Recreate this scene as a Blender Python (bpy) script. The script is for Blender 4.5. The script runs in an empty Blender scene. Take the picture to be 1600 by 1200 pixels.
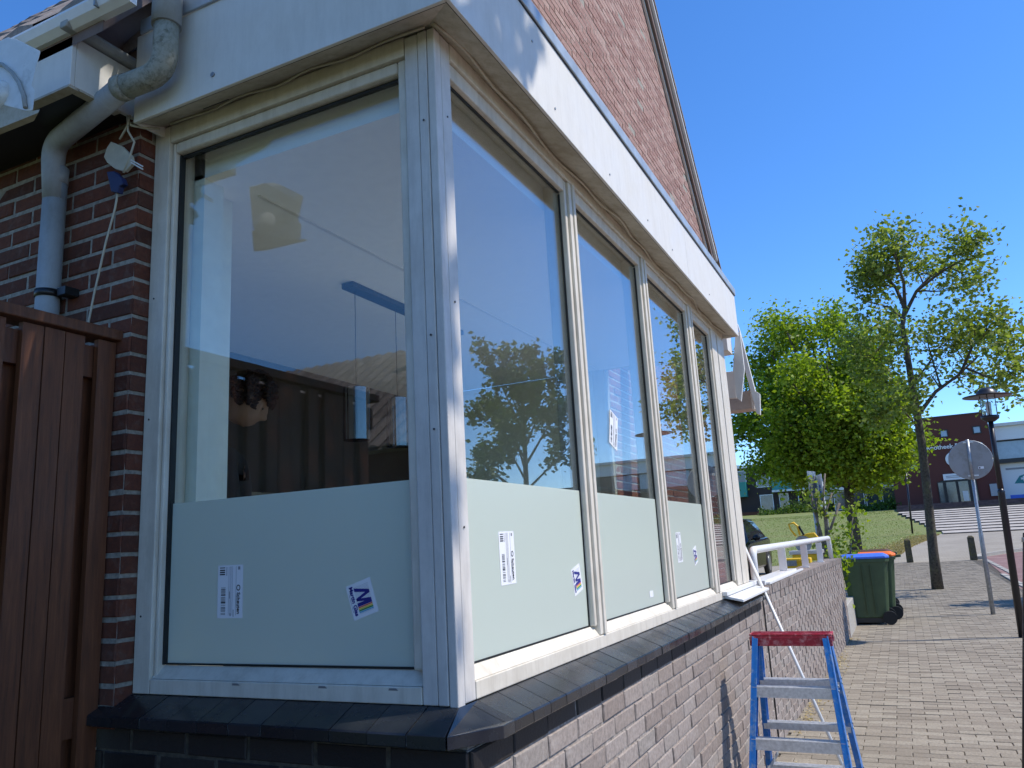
import bpy, bmesh, math, random
import numpy as np
from mathutils import Vector, Matrix, noise
random.seed(7); RNG = np.random.default_rng(7)
R = math.radians
scene = bpy.context.scene
COL = scene.collection

# ------------------------------------------------------------------ camera
CAM = (1.00119, -1.71768, 1.44146)
ROT = ((0.89719616717939, -0.13654601300619865, -0.419993123670761),
       (0.4383891273865477, 0.16032253423320825, 0.8843707695340812),
       (-0.05342294065168493, -0.9775744837858407, 0.20370105071642058))
FPX = 1230.334
cam = bpy.data.cameras.new('camera'); cam.sensor_width = 36; cam.lens = FPX / 1600 * 36
cam.clip_start = .05; cam.clip_end = 3000
co = bpy.data.objects.new('camera', cam); COL.objects.link(co)
m = Matrix([[ROT[i][0], -ROT[i][1], -ROT[i][2], CAM[i]] for i in range(3)] + [[0, 0, 0, 1]])
co.matrix_world = m
scene.camera = co
scene.render.resolution_x = 1024; scene.render.resolution_y = 768
# ------------------------------------------------------------------ light
SUN_EL = R(54); SUN_AZ = math.atan2(.25, .968)          # angle from +X towards +Y
sd = Vector((math.cos(SUN_EL) * math.cos(SUN_AZ), math.cos(SUN_EL) * math.sin(SUN_AZ), math.sin(SUN_EL)))
sl = bpy.data.lights.new('sun', 'SUN'); sl.energy = 2.7; sl.angle = R(.5); sl.color = (1, .94, .845)
so = bpy.data.objects.new('sun', sl); COL.objects.link(so)
so.rotation_euler = sd.to_track_quat('Z', 'Y').to_euler()
w = bpy.data.worlds.new('World'); scene.world = w; w.use_nodes = True
nt = w.node_tree
sky = nt.nodes.new('ShaderNodeTexSky'); sky.sky_type = 'NISHITA'; sky.sun_disc = False
sky.sun_elevation = SUN_EL; sky.sun_rotation = math.pi / 2 - SUN_AZ
sky.air_density = .8; sky.dust_density = .1; sky.ozone_density = 6; sky.altitude = 0
bg = nt.nodes['Background']; bg.inputs[1].default_value = .138
hs = nt.nodes.new('ShaderNodeHueSaturation'); hs.inputs['Saturation'].default_value = 1.18; hs.inputs['Hue'].default_value = .504
nt.links.new(sky.outputs[0], hs.inputs['Color']); nt.links.new(hs.outputs[0], bg.inputs[0])
scene.view_settings.view_transform = 'Standard'; scene.view_settings.look = 'None'
scene.view_settings.exposure = .98; scene.view_settings.gamma = 1
scene.view_settings.use_curve_mapping = False
scene.render.engine = 'CYCLES'
cy = scene.cycles
cy.max_bounces = 10; cy.diffuse_bounces = 8; cy.glossy_bounces = 5; cy.transparent_max_bounces = 24; cy.transmission_bounces = 6

# ------------------------------------------------------------------ helpers
def at(u, v, Y):
    """point where the sight line of photo pixel (u, v) meets the plane y = Y"""
    r = [ROT[i][0] * (u - 800) + ROT[i][1] * (v - 600) + ROT[i][2] * FPX for i in range(3)]
    t = (Y - CAM[1]) / r[1]
    return Vector((CAM[0] + r[0] * t, Y, CAM[2] + r[2] * t))

class MB:
    def __init__(s): s.v = []; s.f = []; s.sm = []
    def add(s, vs, fs, smooth=False):
        n = len(s.v); s.v += [tuple(p) for p in vs]; s.f += [tuple(i + n for i in f) for f in fs]; s.sm += [smooth] * len(fs); return s
    def box(s, x0, x1, y0, y1, z0, z1):
        return s.add([(x0, y0, z0), (x1, y0, z0), (x1, y1, z0), (x0, y1, z0), (x0, y0, z1), (x1, y0, z1), (x1, y1, z1), (x0, y1, z1)],
                     [(0, 3, 2, 1), (4, 5, 6, 7), (0, 1, 5, 4), (1, 2, 6, 5), (2, 3, 7, 6), (3, 0, 4, 7)])
    def bar(s, a, b, wx, wz, up=(0, 0, 1)):
        a = Vector(a); b = Vector(b); d = (b - a).normalized(); u = Vector(up)
        sx = d.cross(u)
        if sx.length < 1e-4: sx = d.cross(Vector((0, 1, 0)))
        sx.normalize(); sz = sx.cross(d).normalized(); vs = []
        for p in (a, b):
            for i, j in ((-1, -1), (1, -1), (1, 1), (-1, 1)): vs.append(p + sx * (i * wx / 2) + sz * (j * wz / 2))
        return s.add(vs, [(0, 1, 2, 3), (7, 6, 5, 4), (0, 4, 5, 1), (1, 5, 6, 2), (2, 6, 7, 3), (3, 7, 4, 0)])
    def tube(s, pts, rad, seg=10, cap=True, smooth=True):
        pts = [Vector(p) for p in pts]; n = len(pts)
        if not hasattr(rad, '__len__'): rad = [rad] * n
        rings = []; prev = None
        for i, p in enumerate(pts):
            d = (pts[min(i + 1, n - 1)] - pts[max(i - 1, 0)]).normalized()
            if prev is None:
                u = d.orthogonal().normalized()
            else:
                u = prev - d * prev.dot(d)
                if u.length < 1e-5: u = d.orthogonal()
                u.normalize()
            prev = u; w_ = d.cross(u)
            rings.append([p + (u * math.cos(2 * math.pi * k / seg) + w_ * math.sin(2 * math.pi * k / seg)) * rad[i] for k in range(seg)])
        vs = [q for r_ in rings for q in r_]; fs = []
        for i in range(n - 1):
            for k in range(seg):
                fs.append((i * seg + k, i * seg + (k + 1) % seg, (i + 1) * seg + (k + 1) % seg, (i + 1) * seg + k))
        s.add(vs, fs, smooth)
        if cap:
            s.add([rings[0][k] for k in range(seg)], [tuple(range(seg))[::-1]]); s.add([rings[-1][k] for k in range(seg)], [tuple(range(seg))])
        return s
    def cyl(s, a, b, r, seg=16): return s.tube([a, b], r, seg)
    def lathe(s, prof, c=(0, 0, 0), seg=20):
        vs = []; fs = []
        for r_, z in prof:
            for k in range(seg):
                t = 2 * math.pi * k / seg; vs.append((c[0] + r_ * math.cos(t), c[1] + r_ * math.sin(t), c[2] + z))
        for i in range(len(prof) - 1):
            for k in range(seg): fs.append((i * seg + k, i * seg + (k + 1) % seg, (i + 1) * seg + (k + 1) % seg, (i + 1) * seg + k))
        return s.add(vs, fs, True)
    def prism(s, poly, ext):
        """poly: 3D points of a planar face, ext: extrusion vector"""
        e = Vector(ext); n = len(poly); vs = [Vector(p) for p in poly] + [Vector(p) + e for p in poly]
        fs = [tuple(range(n))[::-1], tuple(range(n, 2 * n))] + [(i, (i + 1) % n, n + (i + 1) % n, n + i) for i in range(n)]
        return s.add(vs, fs)
    def quad(s, a, b, c, d): return s.add([a, b, c, d], [(0, 1, 2, 3)])
    def sph(s, c, r, seg=12, rings=8):
        if not hasattr(r, '__len__'): r = (r, r, r)
        vs = []; fs = []
        for i in range(rings + 1):
            a = math.pi * i / rings
            for k in range(seg):
                t = 2 * math.pi * k / seg
                vs.append((c[0] + r[0] * math.sin(a) * math.cos(t), c[1] + r[1] * math.sin(a) * math.sin(t), c[2] + r[2] * math.cos(a)))
        for i in range(rings):
            for k in range(seg): fs.append((i * seg + k, (i + 1) * seg + k, (i + 1) * seg + (k + 1) % seg, i * seg + (k + 1) % seg))
        return s.add(vs, fs, True)
    def mesh(s, name, mat):
        me = bpy.data.meshes.new(name); me.from_pydata(s.v, [], s.f); me.polygons.foreach_set('use_smooth', s.sm)
        bm = bmesh.new(); bm.from_mesh(me); bmesh.ops.remove_doubles(bm, verts=bm.verts, dist=1e-6)
        bmesh.ops.recalc_face_normals(bm, faces=bm.faces); bm.to_mesh(me); bm.free()
        if mat: me.materials.append(mat)
        return me
    def build(s, name, mat, parent=None, bevel=0, label=None, kind=None):
        o = bpy.data.objects.new(name, s.mesh(name, mat)); COL.objects.link(o)
        if parent: o.parent = parent
        if bevel:
            b = o.modifiers.new('bevel', 'BEVEL'); b.width = bevel; b.segments = 2; b.limit_method = 'ANGLE'
        if label: o['label'] = label
        if kind: o['kind'] = kind
        return o

def tag(o, label, cat, group=None):
    o['label'] = label; o['category'] = cat
    if group: o['group'] = group
    return o
def thing(name, label, cat, loc=(0, 0, 0), group=None):
    o = bpy.data.objects.new(name, None); o.empty_display_size = .1; COL.objects.link(o); o.location = loc
    return tag(o, label, cat, group)
def link(name, me, parent=None, loc=None, rot=None):
    o = bpy.data.objects.new(name, me); COL.objects.link(o)
    if parent: o.parent = parent
    if loc is not None: o.location = loc
    if rot is not None: o.rotation_euler = rot
    return o
def copy_tree(o, parent=None):
    c = o.copy(); COL.objects.link(c); c.parent = parent
    for ch in list(o.children): copy_tree(ch, c)
    return c
def text(name, s, size, mat, parent, mw, ext=.0003, align='LEFT', bold=0):
    cu = bpy.data.curves.new(name, 'FONT'); cu.body = s; cu.size = size; cu.extrude = ext; cu.align_x = align; cu.offset = bold
    t = bpy.data.objects.new(name, cu); COL.objects.link(t)
    dg = bpy.context.evaluated_depsgraph_get(); me = bpy.data.meshes.new_from_object(t.evaluated_get(dg))
    bpy.data.objects.remove(t); me.materials.clear(); me.materials.append(mat)
    o = link(name, me, parent); o.matrix_local = mw; return o

# ------------------------------------------------------------------ materials
def mat(name):
    m_ = bpy.data.materials.new(name); m_.use_nodes = True; n = m_.node_tree
    return m_, n, n.nodes['Principled BSDF']
def N(n, t, **k):
    x = n.nodes.new('ShaderNode' + t)
    for a, b in k.items(): setattr(x, a, b)
    return x
def L(n, a, b): n.links.new(a, b)
def ramp(n, fac, stops):
    r_ = N(n, 'ValToRGB'); cr = r_.color_ramp
    while len(cr.elements) < len(stops): cr.elements.new(.5)
    for e, (p, c) in zip(cr.elements, stops): e.position = p; e.color = (*c, 1)
    L(n, fac, r_.inputs[0]); return r_.outputs[0]
def mixc(n, f, a, b, mode='MIX'):
    x = N(n, 'Mix', data_type='RGBA', blend_type=mode)
    for s_, v_ in ((x.inputs[0], f), (x.inputs[6], a), (x.inputs[7], b)):
        if hasattr(v_, 'default_value') or hasattr(v_, 'is_output'): L(n, v_, s_)
        elif isinstance(v_, (int, float)): s_.default_value = v_
        else: s_.default_value = (*v_, 1)
    return x.outputs[2]
def noise_(n, scale, detail=4, rough=.6, vec=None, dist=0):
    x = N(n, 'TexNoise'); x.inputs['Scale'].default_value = scale; x.inputs['Detail'].default_value = detail
    x.inputs['Roughness'].default_value = rough; x.inputs['Distortion'].default_value = dist
    if vec is None: vec = N(n, 'NewGeometry').outputs['Position']
    L(n, vec, x.inputs['Vector']); return x.outputs['Fac']
def bump(n, h, p, strength=.3, dist=.002):
    b = N(n, 'Bump'); b.inputs['Strength'].default_value = strength; b.inputs['Distance'].default_value = dist
    L(n, h, b.inputs['Height']); L(n, b.outputs[0], p.inputs['Normal'])
def rnd(n):
    """one random number per piece (object or loose island)"""
    a = N(n, 'ObjectInfo').outputs['Random']; b = N(n, 'NewGeometry').outputs['Random Per Island']
    x = N(n, 'Math', operation='ADD'); L(n, a, x.inputs[0]); L(n, b, x.inputs[1])
    y = N(n, 'Math', operation='FRACT'); L(n, x.outputs[0], y.inputs[0]); return y.outputs[0]

def plain(name, c, rough=.5, metal=0, var=.08, scale=20, bmp=.1, spec=.5, dirt=None, dscale=3):
    m_, n, p = mat(name)
    f = noise_(n, scale)
    c2 = tuple(max(0, x * (1 - var * 2)) for x in c); c1 = tuple(min(1, x * (1 + var)) for x in c)
    col = ramp(n, f, [(.3, c2), (.7, c1)])
    if dirt:
        d = noise_(n, dscale, 6, .7); fd = ramp(n, d, [(.5, (0, 0, 0)), (.72, (1, 1, 1))]); col = mixc(n, fd, col, dirt)
    L(n, col, p.inputs['Base Color']); p.inputs['Roughness'].default_value = rough; p.inputs['Metallic'].default_value = metal
    p.inputs['Specular IOR Level'].default_value = spec
    if bmp: bump(n, f, p, bmp)
    return m_
def brickmat(name, stops, rough=.85, smear=None, smf=.35, bscale=90, bstr=.6, stain=None):
    m_, n, p = mat(name)
    col = ramp(n, rnd(n), stops)
    f = noise_(n, 60, 5, .65); col = mixc(n, ramp(n, f, [(.35, (.0, .0, .0)), (.75, (.5, .5, .5))]), col, (.03, .02, .02))
    if smear:
        g = noise_(n, 18, 6, .7, dist=.6); fs = ramp(n, g, [(.52, (0, 0, 0)), (.75, (smf, smf, smf))]); col = mixc(n, fs, col, smear)
    if stain: col = mixc(n, ramp(n, noise_(n, 1.3, 6, .65), [(.48, (0, 0, 0)), (.72, (.6, .6, .6))]), col, stain)
    L(n, col, p.inputs['Base Color']); p.inputs['Roughness'].default_value = rough
    p.inputs['Specular IOR Level'].default_value = .25
    bump(n, noise_(n, bscale, 6, .7), p, bstr, .003); return m_
M = {}
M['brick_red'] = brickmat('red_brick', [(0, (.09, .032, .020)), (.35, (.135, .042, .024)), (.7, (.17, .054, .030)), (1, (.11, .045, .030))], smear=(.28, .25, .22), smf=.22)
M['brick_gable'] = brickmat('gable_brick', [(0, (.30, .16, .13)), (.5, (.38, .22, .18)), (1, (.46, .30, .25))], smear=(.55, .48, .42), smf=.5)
M['brick_orange'] = brickmat('orange_brick', [(0, (.38, .14, .10)), (.5, (.46, .18, .13)), (1, (.34, .13, .10))])
M['mortar'] = plain('pale_mortar', (.31, .28, .235), .95, var=.2, scale=60, bmp=.8)
M['brick_grey'] = brickmat('greybrown_brick', [(0, (.27, .22, .19)), (.4, (.32, .265, .23)), (.75, (.36, .305, .27)), (1, (.30, .265, .235))], smear=(.40, .36, .33), smf=.55)
M['mortar_grey'] = plain('grey_mortar', (.31, .27, .235), .95, var=.3, scale=50, bmp=.8)
M['paver'] = brickmat('concrete_paver', [(0, (.26, .225, .175)), (.5, (.315, .275, .215)), (1, (.37, .33, .26))], smear=(.17, .14, .10), smf=.5, bscale=120, stain=(.20, .17, .13))
M['joint'] = plain('sandy_joint', (.085, .07, .05), 1, var=.3, scale=40)
def tilemat():
    m_, n, p = mat('black_glazed_tile')
    col = ramp(n, rnd(n), [(0, (.010, .011, .013)), (1, (.034, .036, .040))])
    f = noise_(n, 55, 6, .75); col = mixc(n, ramp(n, f, [(.62, (0, 0, 0)), (.8, (.14, .14, .14))]), col, (.2, .2, .2))
    L(n, col, p.inputs['Base Color']); L(n, ramp(n, noise_(n, 14, 5), [(.3, (.16,) * 3), (.7, (.34,) * 3)]), p.inputs['Roughness'])
    bump(n, noise_(n, 12, 2), p, .06, .002); return m_
M['sill_tile'] = tilemat()
M['joint_sill'] = plain('sill_joint', (.36, .34, .31), .9, var=.5, scale=35, bmp=.4)
def painted(name, c, dirt, amt=.5, rough=.4, sx=(1, 1, .15)):
    m_, n, p = mat(name)
    g = N(n, 'NewGeometry').outputs['Position']; mp = N(n, 'Mapping'); mp.inputs['Scale'].default_value = sx; L(n, g, mp.inputs['Vector'])
    f = noise_(n, 26, 8, .72, mp.outputs[0]); f2 = noise_(n, 5, 5, .7)
    a = ramp(n, f, [(.45, (0, 0, 0)), (.8, (amt,) * 3)]); b = ramp(n, f2, [(.4, (0, 0, 0)), (.75, (amt * .7,) * 3)])
    col = mixc(n, b, mixc(n, a, c, dirt), dirt); L(n, col, p.inputs['Base Color'])
    L(n, ramp(n, f2, [(.3, (rough,) * 3), (.7, (min(1, rough + .25),) * 3)]), p.inputs['Roughness'])
    bump(n, noise_(n, 200, 3), p, .06, .001); return m_
M['frame'] = painted('cream_pvc_frame', (.68, .625, .53), (.33, .28, .21), .55)
M['post'] = painted('white_corner_cover', (.66, .62, .57), (.30, .27, .24), .5)
M['fascia'] = painted('white_fascia_panel', (.68, .655, .61), (.42, .40, .37), .35, .45)
M['soffit'] = painted('dirty_soffit', (.50, .45, .36), (.22, .17, .10), .7, .6, (1, 1, 1))
M['edge_metal'] = plain('bluegrey_edge_trim', (.36, .41, .46), .4, .1, .12, 9)
M['gasket'] = plain('black_gasket', (.008, .009, .009), .6, var=.0, bmp=0)
M['pvc_grey'] = painted('weathered_grey_pipe', (.36, .37, .37), (.20, .20, .17), .6, .5, (1, 1, .4))
def mossy():
    m_, n, p = mat('mossy_pipe')
    g = N(n, 'NewGeometry').outputs['Position']; f = noise_(n, 22, 8, .75, g, .4); f2 = noise_(n, 60, 5, .7)
    col = mixc(n, ramp(n, f, [(.52, (0,) * 3), (.66, (.8,) * 3)]), (.33, .32, .27), (.06, .055, .03))
    col = mixc(n, ramp(n, f2, [(.45, (0,) * 3), (.7, (.55,) * 3)]), col, (.16, .14, .08))
    L(n, col, p.inputs['Base Color']); p.inputs['Roughness'].default_value = .85; bump(n, f, p, .35, .003); return m_
M['mossy'] = mossy()
M['white_plastic'] = plain('white_plastic', (.70, .70, .68), .35, var=.05, dirt=(.35, .34, .30), dscale=9)
M['clean_white'] = plain('white_gloss_paint', (.74, .74, .73), .3, var=.03, bmp=.03)
M['cream'] = plain('cream_cable', (.5, .46, .36), .6)
M['navy'] = plain('navy_rubber', (.012, .02, .09), .6)
M['black'] = plain('black_plastic', (.012, .012, .013), .4, bmp=.03)
M['dark_metal'] = plain('black_painted_metal', (.018, .018, .022), .35, .2, bmp=.05)
M['galv'] = plain('galvanised_steel', (.33, .35, .37), .45, .55, .15, 30)
M['sign_back'] = plain('sign_back_grey', (.30, .30, .30), .5, .1, .05, 5, dirt=(.22, .21, .19), dscale=8)
M['alu'] = plain('aluminium', (.66, .66, .66), .4, .45, .12, 60)
M['blue'] = plain('blue_ladder_paint', (.012, .16, .50), .35, var=.08, dirt=(.25, .33, .42), dscale=24)
M['red'] = plain('red_ladder_plastic', (.36, .012, .03), .4, var=.15, scale=60, dirt=(.5, .25, .25), dscale=30)
M['bin_green'] = plain('bin_green', (.050, .085, .035), .5, var=.08, scale=10)
M['bin_orange'] = plain('orange_lid', (.85, .17, .02), .45)
M['bin_blue'] = plain('blue_lid', (.06, .17, .68), .45)
M['bin_brown'] = plain('brown_lid', (.09, .035, .02), .5)
M['rubber'] = plain('rubber', (.015, .015, .015), .8)
M['yellow'] = plain('yellow_tool', (.82, .50, .02), .4)
M['asphalt_red'] = plain('red_asphalt', (.21, .12, .11), .95, var=.15, scale=120, bmp=.6, dirt=(.3, .2, .18), dscale=2)
M['path'] = plain('pale_paved_path', (.25, .232, .195), .95, var=.12, scale=60, bmp=.5, dirt=(.36, .33, .27), dscale=.4)
def pathmat():
    m_, n, p = mat('paved_path')
    bt = N(n, 'TexBrick'); bt.inputs['Scale'].default_value = 1; bt.inputs['Brick Width'].default_value = .2; bt.inputs['Row Height'].default_value = .1; bt.inputs['Mortar Size'].default_value = .006
    bt.inputs['Color1'].default_value = (.30, .265, .21, 1); bt.inputs['Color2'].default_value = (.25, .22, .175, 1); bt.inputs['Mortar'].default_value = (.14, .12, .09, 1)
    L(n, N(n, 'NewGeometry').outputs['Position'], bt.inputs['Vector'])
    col = mixc(n, ramp(n, noise_(n, .45, 6, .7), [(.42, (0, 0, 0)), (.7, (.6, .6, .6))]), bt.outputs['Color'], (.36, .325, .265))
    L(n, col, p.inputs['Base Color']); p.inputs['Roughness'].default_value = .95; bump(n, noise_(n, 40, 5), p, .4, .004); return m_
M['path'] = pathmat()
M['kerb'] = plain('kerb_concrete', (.38, .36, .32), .9, var=.15, scale=30, bmp=.5)
M['step'] = plain('step_concrete', (.42, .38, .33), .9, var=.15, scale=3, bmp=.5)
M['riser'] = plain('riser_shade_brown', (.12, .08, .07), .9, var=.2, scale=3, bmp=.5)  # dark brown holds the shade of the stair risers; also colours other parts
M['conc_bollard'] = plain('weathered_wood_bollard', (.10, .085, .055), .9, var=.3, scale=25, bmp=.6, dirt=(.16, .14, .03), dscale=9)
M['bark'] = plain('bark', (.085, .07, .05), .95, var=.35, scale=22, bmp=1, dirt=(.12, .115, .05), dscale=6)
M['twig'] = plain('grey_stem', (.2, .165, .125), .9, var=.25, scale=20, bmp=.5)
M['car'] = plain('black_car_paint', (.01, .011, .014), .15, .3, 0, bmp=0)
M['car_glass'] = plain('car_glass', (.015, .02, .022), .06, 0, 0, bmp=0)
M['rim'] = plain('alloy_rim', (.35, .36, .38), .3, .8)
def woodmat(name, c1, c2, c3):
    m_, n, p = mat(name)
    g = N(n, 'NewGeometry').outputs['Position']; mp = N(n, 'Mapping'); mp.inputs['Scale'].default_value = (14, 14, .9); L(n, g, mp.inputs['Vector'])
    f = noise_(n, 5, 8, .75, mp.outputs[0], .3); col = ramp(n, f, [(.3, c1), (.55, c2), (.8, c3)])
    r_ = rnd(n); col = mixc(n, ramp(n, r_, [(0, (0,) * 3), (1, (.35,) * 3)]), col, c1)
    L(n, col, p.inputs['Base Color']); p.inputs['Roughness'].default_value = .6; bump(n, f, p, .35, .002); return m_
M['fence'] = woodmat('redbrown_stained_wood', (.065, .020, .007), (.16, .050, .017), (.27, .092, .034))
def rooftile():
    return brickmat('weathered_roof_tile', [(0, (.17, .14, .125)), (.5, (.24, .20, .18)), (1, (.30, .26, .235))], smear=(.3, .28, .26), smf=.4, bscale=40)
M['tile'] = rooftile()
def leafmat(name, stops, trans=.45):
    m_, n, p = mat(name)
    col = ramp(n, N(n, 'NewGeometry').outputs['Random Per Island'], stops)
    L(n, col, p.inputs['Base Color']); p.inputs['Roughness'].default_value = .5; p.inputs['Specular IOR Level'].default_value = .3
    t = N(n, 'BsdfTranslucent'); tc = mixc(n, 1.0, col, (1.5, 1.6, .5), 'MULTIPLY'); L(n, tc, t.inputs[0])
    mx = N(n, 'MixShader'); mx.inputs[0].default_value = trans; L(n, p.outputs[0], mx.inputs[1]); L(n, t.outputs[0], mx.inputs[2])
    L(n, mx.outputs[0], n.nodes['Material Output'].inputs[0]); return m_
M['leaf_big'] = leafmat('fresh_green_leaf', [(0, (.10, .155, .012)), (.5, (.18, .26, .02)), (1, (.30, .37, .035))])
M['leaf_pale'] = leafmat('pale_green_leaf', [(0, (.09, .13, .025)), (.5, (.17, .22, .05)), (1, (.28, .32, .10))])
M['leaf_dark'] = leafmat('deep_green_leaf', [(0, (.03, .06, .01)), (.5, (.06, .11, .015)), (1, (.12, .19, .03))], .3)
M['leaf_grass'] = leafmat('grass_blade', [(0, (.10, .135, .03)), (.5, (.16, .20, .045)), (1, (.23, .26, .08))], .3)
M['leaf_dry'] = leafmat('dry_leaf', [(0, (.25, .17, .07)), (.5, (.4, .3, .14)), (1, (.5, .42, .22))], .2)
def grassmat():
    m_, n, p = mat('lawn')
    f = noise_(n, .5, 5, .6); f2 = noise_(n, 9, 6, .75); f3 = noise_(n, 3.2, 3, .5)
    col = ramp(n, f2, [(.3, (.11, .145, .035)), (.7, (.20, .235, .06))])
    col = mixc(n, ramp(n, f, [(.45, (0,) * 3), (.7, (.6,) * 3)]), col, (.21, .19, .08))
    col = mixc(n, ramp(n, f3, [(.66, (0,) * 3), (.72, (.5,) * 3)]), col, (.35, .36, .22))
    L(n, col, p.inputs['Base Color']); p.inputs['Roughness'].default_value = 1; bump(n, f2, p, 1, .05); return m_
M['lawn'] = grassmat()
M['soil'] = plain('dry_soil', (.30, .25, .15), 1, var=.3, scale=6, bmp=.8)
# glass: clear sheet whose reflection follows Fresnel for a double pane
def glassmat(name, tint, panes=2):
    m_ = bpy.data.materials.new(name); m_.use_nodes = True; n = m_.node_tree; n.nodes.clear()
    out = N(n, 'OutputMaterial'); tr = N(n, 'BsdfTransparent'); tr.inputs[0].default_value = (*tint, 1)
    gl = N(n, 'BsdfGlossy'); gl.inputs['Roughness'].default_value = 0.0
    bf = N(n, 'NewGeometry').outputs['Backfacing']
    ior = N(n, 'MapRange'); ior.inputs['To Min'].default_value = 1.5; ior.inputs['To Max'].default_value = 1 / 1.5; L(n, bf, ior.inputs['Value'])
    fr = N(n, 'Fresnel'); L(n, ior.outputs[0], fr.inputs['IOR'])
    a = N(n, 'Math', operation='SUBTRACT'); a.inputs[0].default_value = 1; L(n, fr.outputs[0], a.inputs[1])
    b = N(n, 'Math', operation='POWER'); L(n, a.outputs[0], b.inputs[0]); b.inputs[1].default_value = panes
    c = N(n, 'Math', operation='SUBTRACT'); c.inputs[0].default_value = 1; L(n, b.outputs[0], c.inputs[1])
    mx = N(n, 'MixShader'); L(n, c.outputs[0], mx.inputs[0]); L(n, tr.outputs[0], mx.inputs[1]); L(n, gl.outputs[0], mx.inputs[2])
    L(n, mx.outputs[0], out.inputs[0]); return m_
M['glass'] = glassmat('window_glass', (.95, .98, .965), 2)
M['lamp_glass'] = glassmat('lamp_glass', (.9, .92, .92), 1)
def frost():
    m_ = bpy.data.materials.new('frosted_film'); m_.use_nodes = True; n = m_.node_tree; n.nodes.clear()
    out = N(n, 'OutputMaterial'); d = N(n, 'BsdfDiffuse'); d.inputs[0].default_value = (.76, .83, .755, 1)
    t = N(n, 'BsdfTranslucent'); t.inputs[0].default_value = (.92, .96, .86, 1)
    mx = N(n, 'MixShader'); mx.inputs[0].default_value = .46; L(n, d.outputs[0], mx.inputs[1]); L(n, t.outputs[0], mx.inputs[2])
    g = N(n, 'BsdfGlossy'); g.inputs['Roughness'].default_value = .22; lw = N(n, 'Fresnel'); lw.inputs['IOR'].default_value = 1.3
    m2 = N(n, 'MixShader'); L(n, lw.outputs[0], m2.inputs[0]); L(n, mx.outputs[0], m2.inputs[1]); L(n, g.outputs[0], m2.inputs[2])
    L(n, m2.outputs[0], out.inputs[0]); return m_
M['frost'] = frost()
M['win_dark'] = plain('far_window_glass', (.05, .07, .09), .08, 0, .3, 2, bmp=0, spec=1)
M['int_wall'] = plain('interior_plaster', (.80, .82, .75), .9, var=.03, bmp=.05)
M['int_ceiling'] = plain('ceiling_paint', (.92, .92, .92), .95, var=.02, bmp=.03)
M['int_dark'] = plain('dark_brown_wall', (.035, .028, .024), .7, var=.2, scale=2)
M['floor_wood'] = woodmat('pale_floorboards', (.62, .58, .52), (.72, .68, .62), (.78, .74, .68))
M['sticker'] = plain('sticker_paper', (.80, .80, .82), .35, var=.01, bmp=0)
M['ink'] = plain('printed_black', (.02, .02, .025), .5, bmp=0)
M['ink_grey'] = plain('printed_grey', (.28, .28, .3), .5, bmp=0)
M['ink_blue'] = plain('printed_navy', (.02, .02, .22), .5, bmp=0)
for k_, c_ in dict(pr_red=(.75, .12, .08), pr_yel=(.8, .62, .06), pr_grn=(.03, .28, .08), pr_cy=(.12, .42, .6)).items(): M[k_] = plain('printed_' + k_[3:], c_, .5, bmp=0)

# ------------------------------------------------------------------ setting: ground
KN = [(-60, 0), (14, 0), (30, .2), (46, .95), (62, 2.45), (72, 2.9), (88, 3.6), (200, 3.9), (900, 4.5)]
def H(y):
    for (a, ha), (b, hb) in zip(KN, KN[1:]):
        if y <= b: return ha + (hb - ha) * (y - a) / (b - a)
    return KN[-1][1]
ys = [k[0] for k in KN]
def sheet(name, mat_, prof, dz, kind='structure', parent=None):
    """prof: list of (y, x0, x1); splits at the knots of H"""
    P_ = []
    for (ya, a0, a1), (yb, b0, b1) in zip(prof, prof[1:]):
        cuts = [ya] + [k for k in ys if ya < k < yb]
        for c in cuts:
            t = (c - ya) / (yb - ya) if yb != ya else 0
            P_.append((c, a0 + (b0 - a0) * t, a1 + (b1 - a1) * t))
    P_.append(prof[-1]); mb = MB()
    vs = []
    for y, x0, x1 in P_: vs += [(x0, y, H(y) + dz), (x1, y, H(y) + dz)]
    mb.add(vs, [(2 * i, 2 * i + 1, 2 * i + 3, 2 * i + 2) for i in range(len(P_) - 1)])
    return mb.build(name, mat_, parent, kind=kind)
sheet('ground', M['lawn'], [(-300, -700, 700), (900, -700, 700)], -.035)
sheet('pavement', M['joint'], [(-6, -.5, 3.9), (14, -.5, 3.6), (17, -.5, 3.2), (30, -.3, 3.35), (31, -.2, 3.4)], -.012)
sheet('path', M['path'], [(29.8, -.3, 3.3), (33, .6, 6), (38, 1.2, 12), (44, 2.3, 12), (46.2, 2.7, 12)], -.006)
sheet('road', M['asphalt_red'], [(-6, 3.6, 9), (17, 3.0, 9), (26, 3.25, 9), (31, 3.4, 9.5), (33, 5, 9.5), (33.6, 6.4, 9.5)], .0)
sheet('far_pavement', M['path'], [(-10, 9.1, 13), (34, 9.4, 13)], -.004)
sheet('garden_soil', M['soil'], [(4.2, -8, -.2), (30.5, -8, -.35)], -.01)
sheet('driveway', M['path'], [(15, -7, -1.0), (25, -7, -1.0)], .3)
b_ = MB()
for i in range(26):    # kerb of the road, edge stones
    y0 = 9 + i * .85
    b_.box(3.32 - (.22 if 12 < y0 < 22 else .0), 3.44 - (.22 if 12 < y0 < 22 else 0), y0, y0 + .84, H(y0) - .05, H(y0) + .025)
k_o = b_.build('road_kerb', M['kerb'], kind='structure')
b_ = MB(); cx, cyy = 5.2, 31.2
pts = [(3.25 + .0 * i, 30.2 + .3 * i) for i in range(3)] + [(3.35 + .35 * i + .0, 31.2 + 1.9 * math.sin(i * .2) + .1 * i) for i in range(10)]
for a, c in zip(pts, pts[1:]): b_.bar((a[0], a[1], H(a[1]) + .04), (c[0], c[1], H(c[1]) + .04), .14, .12)
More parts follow.
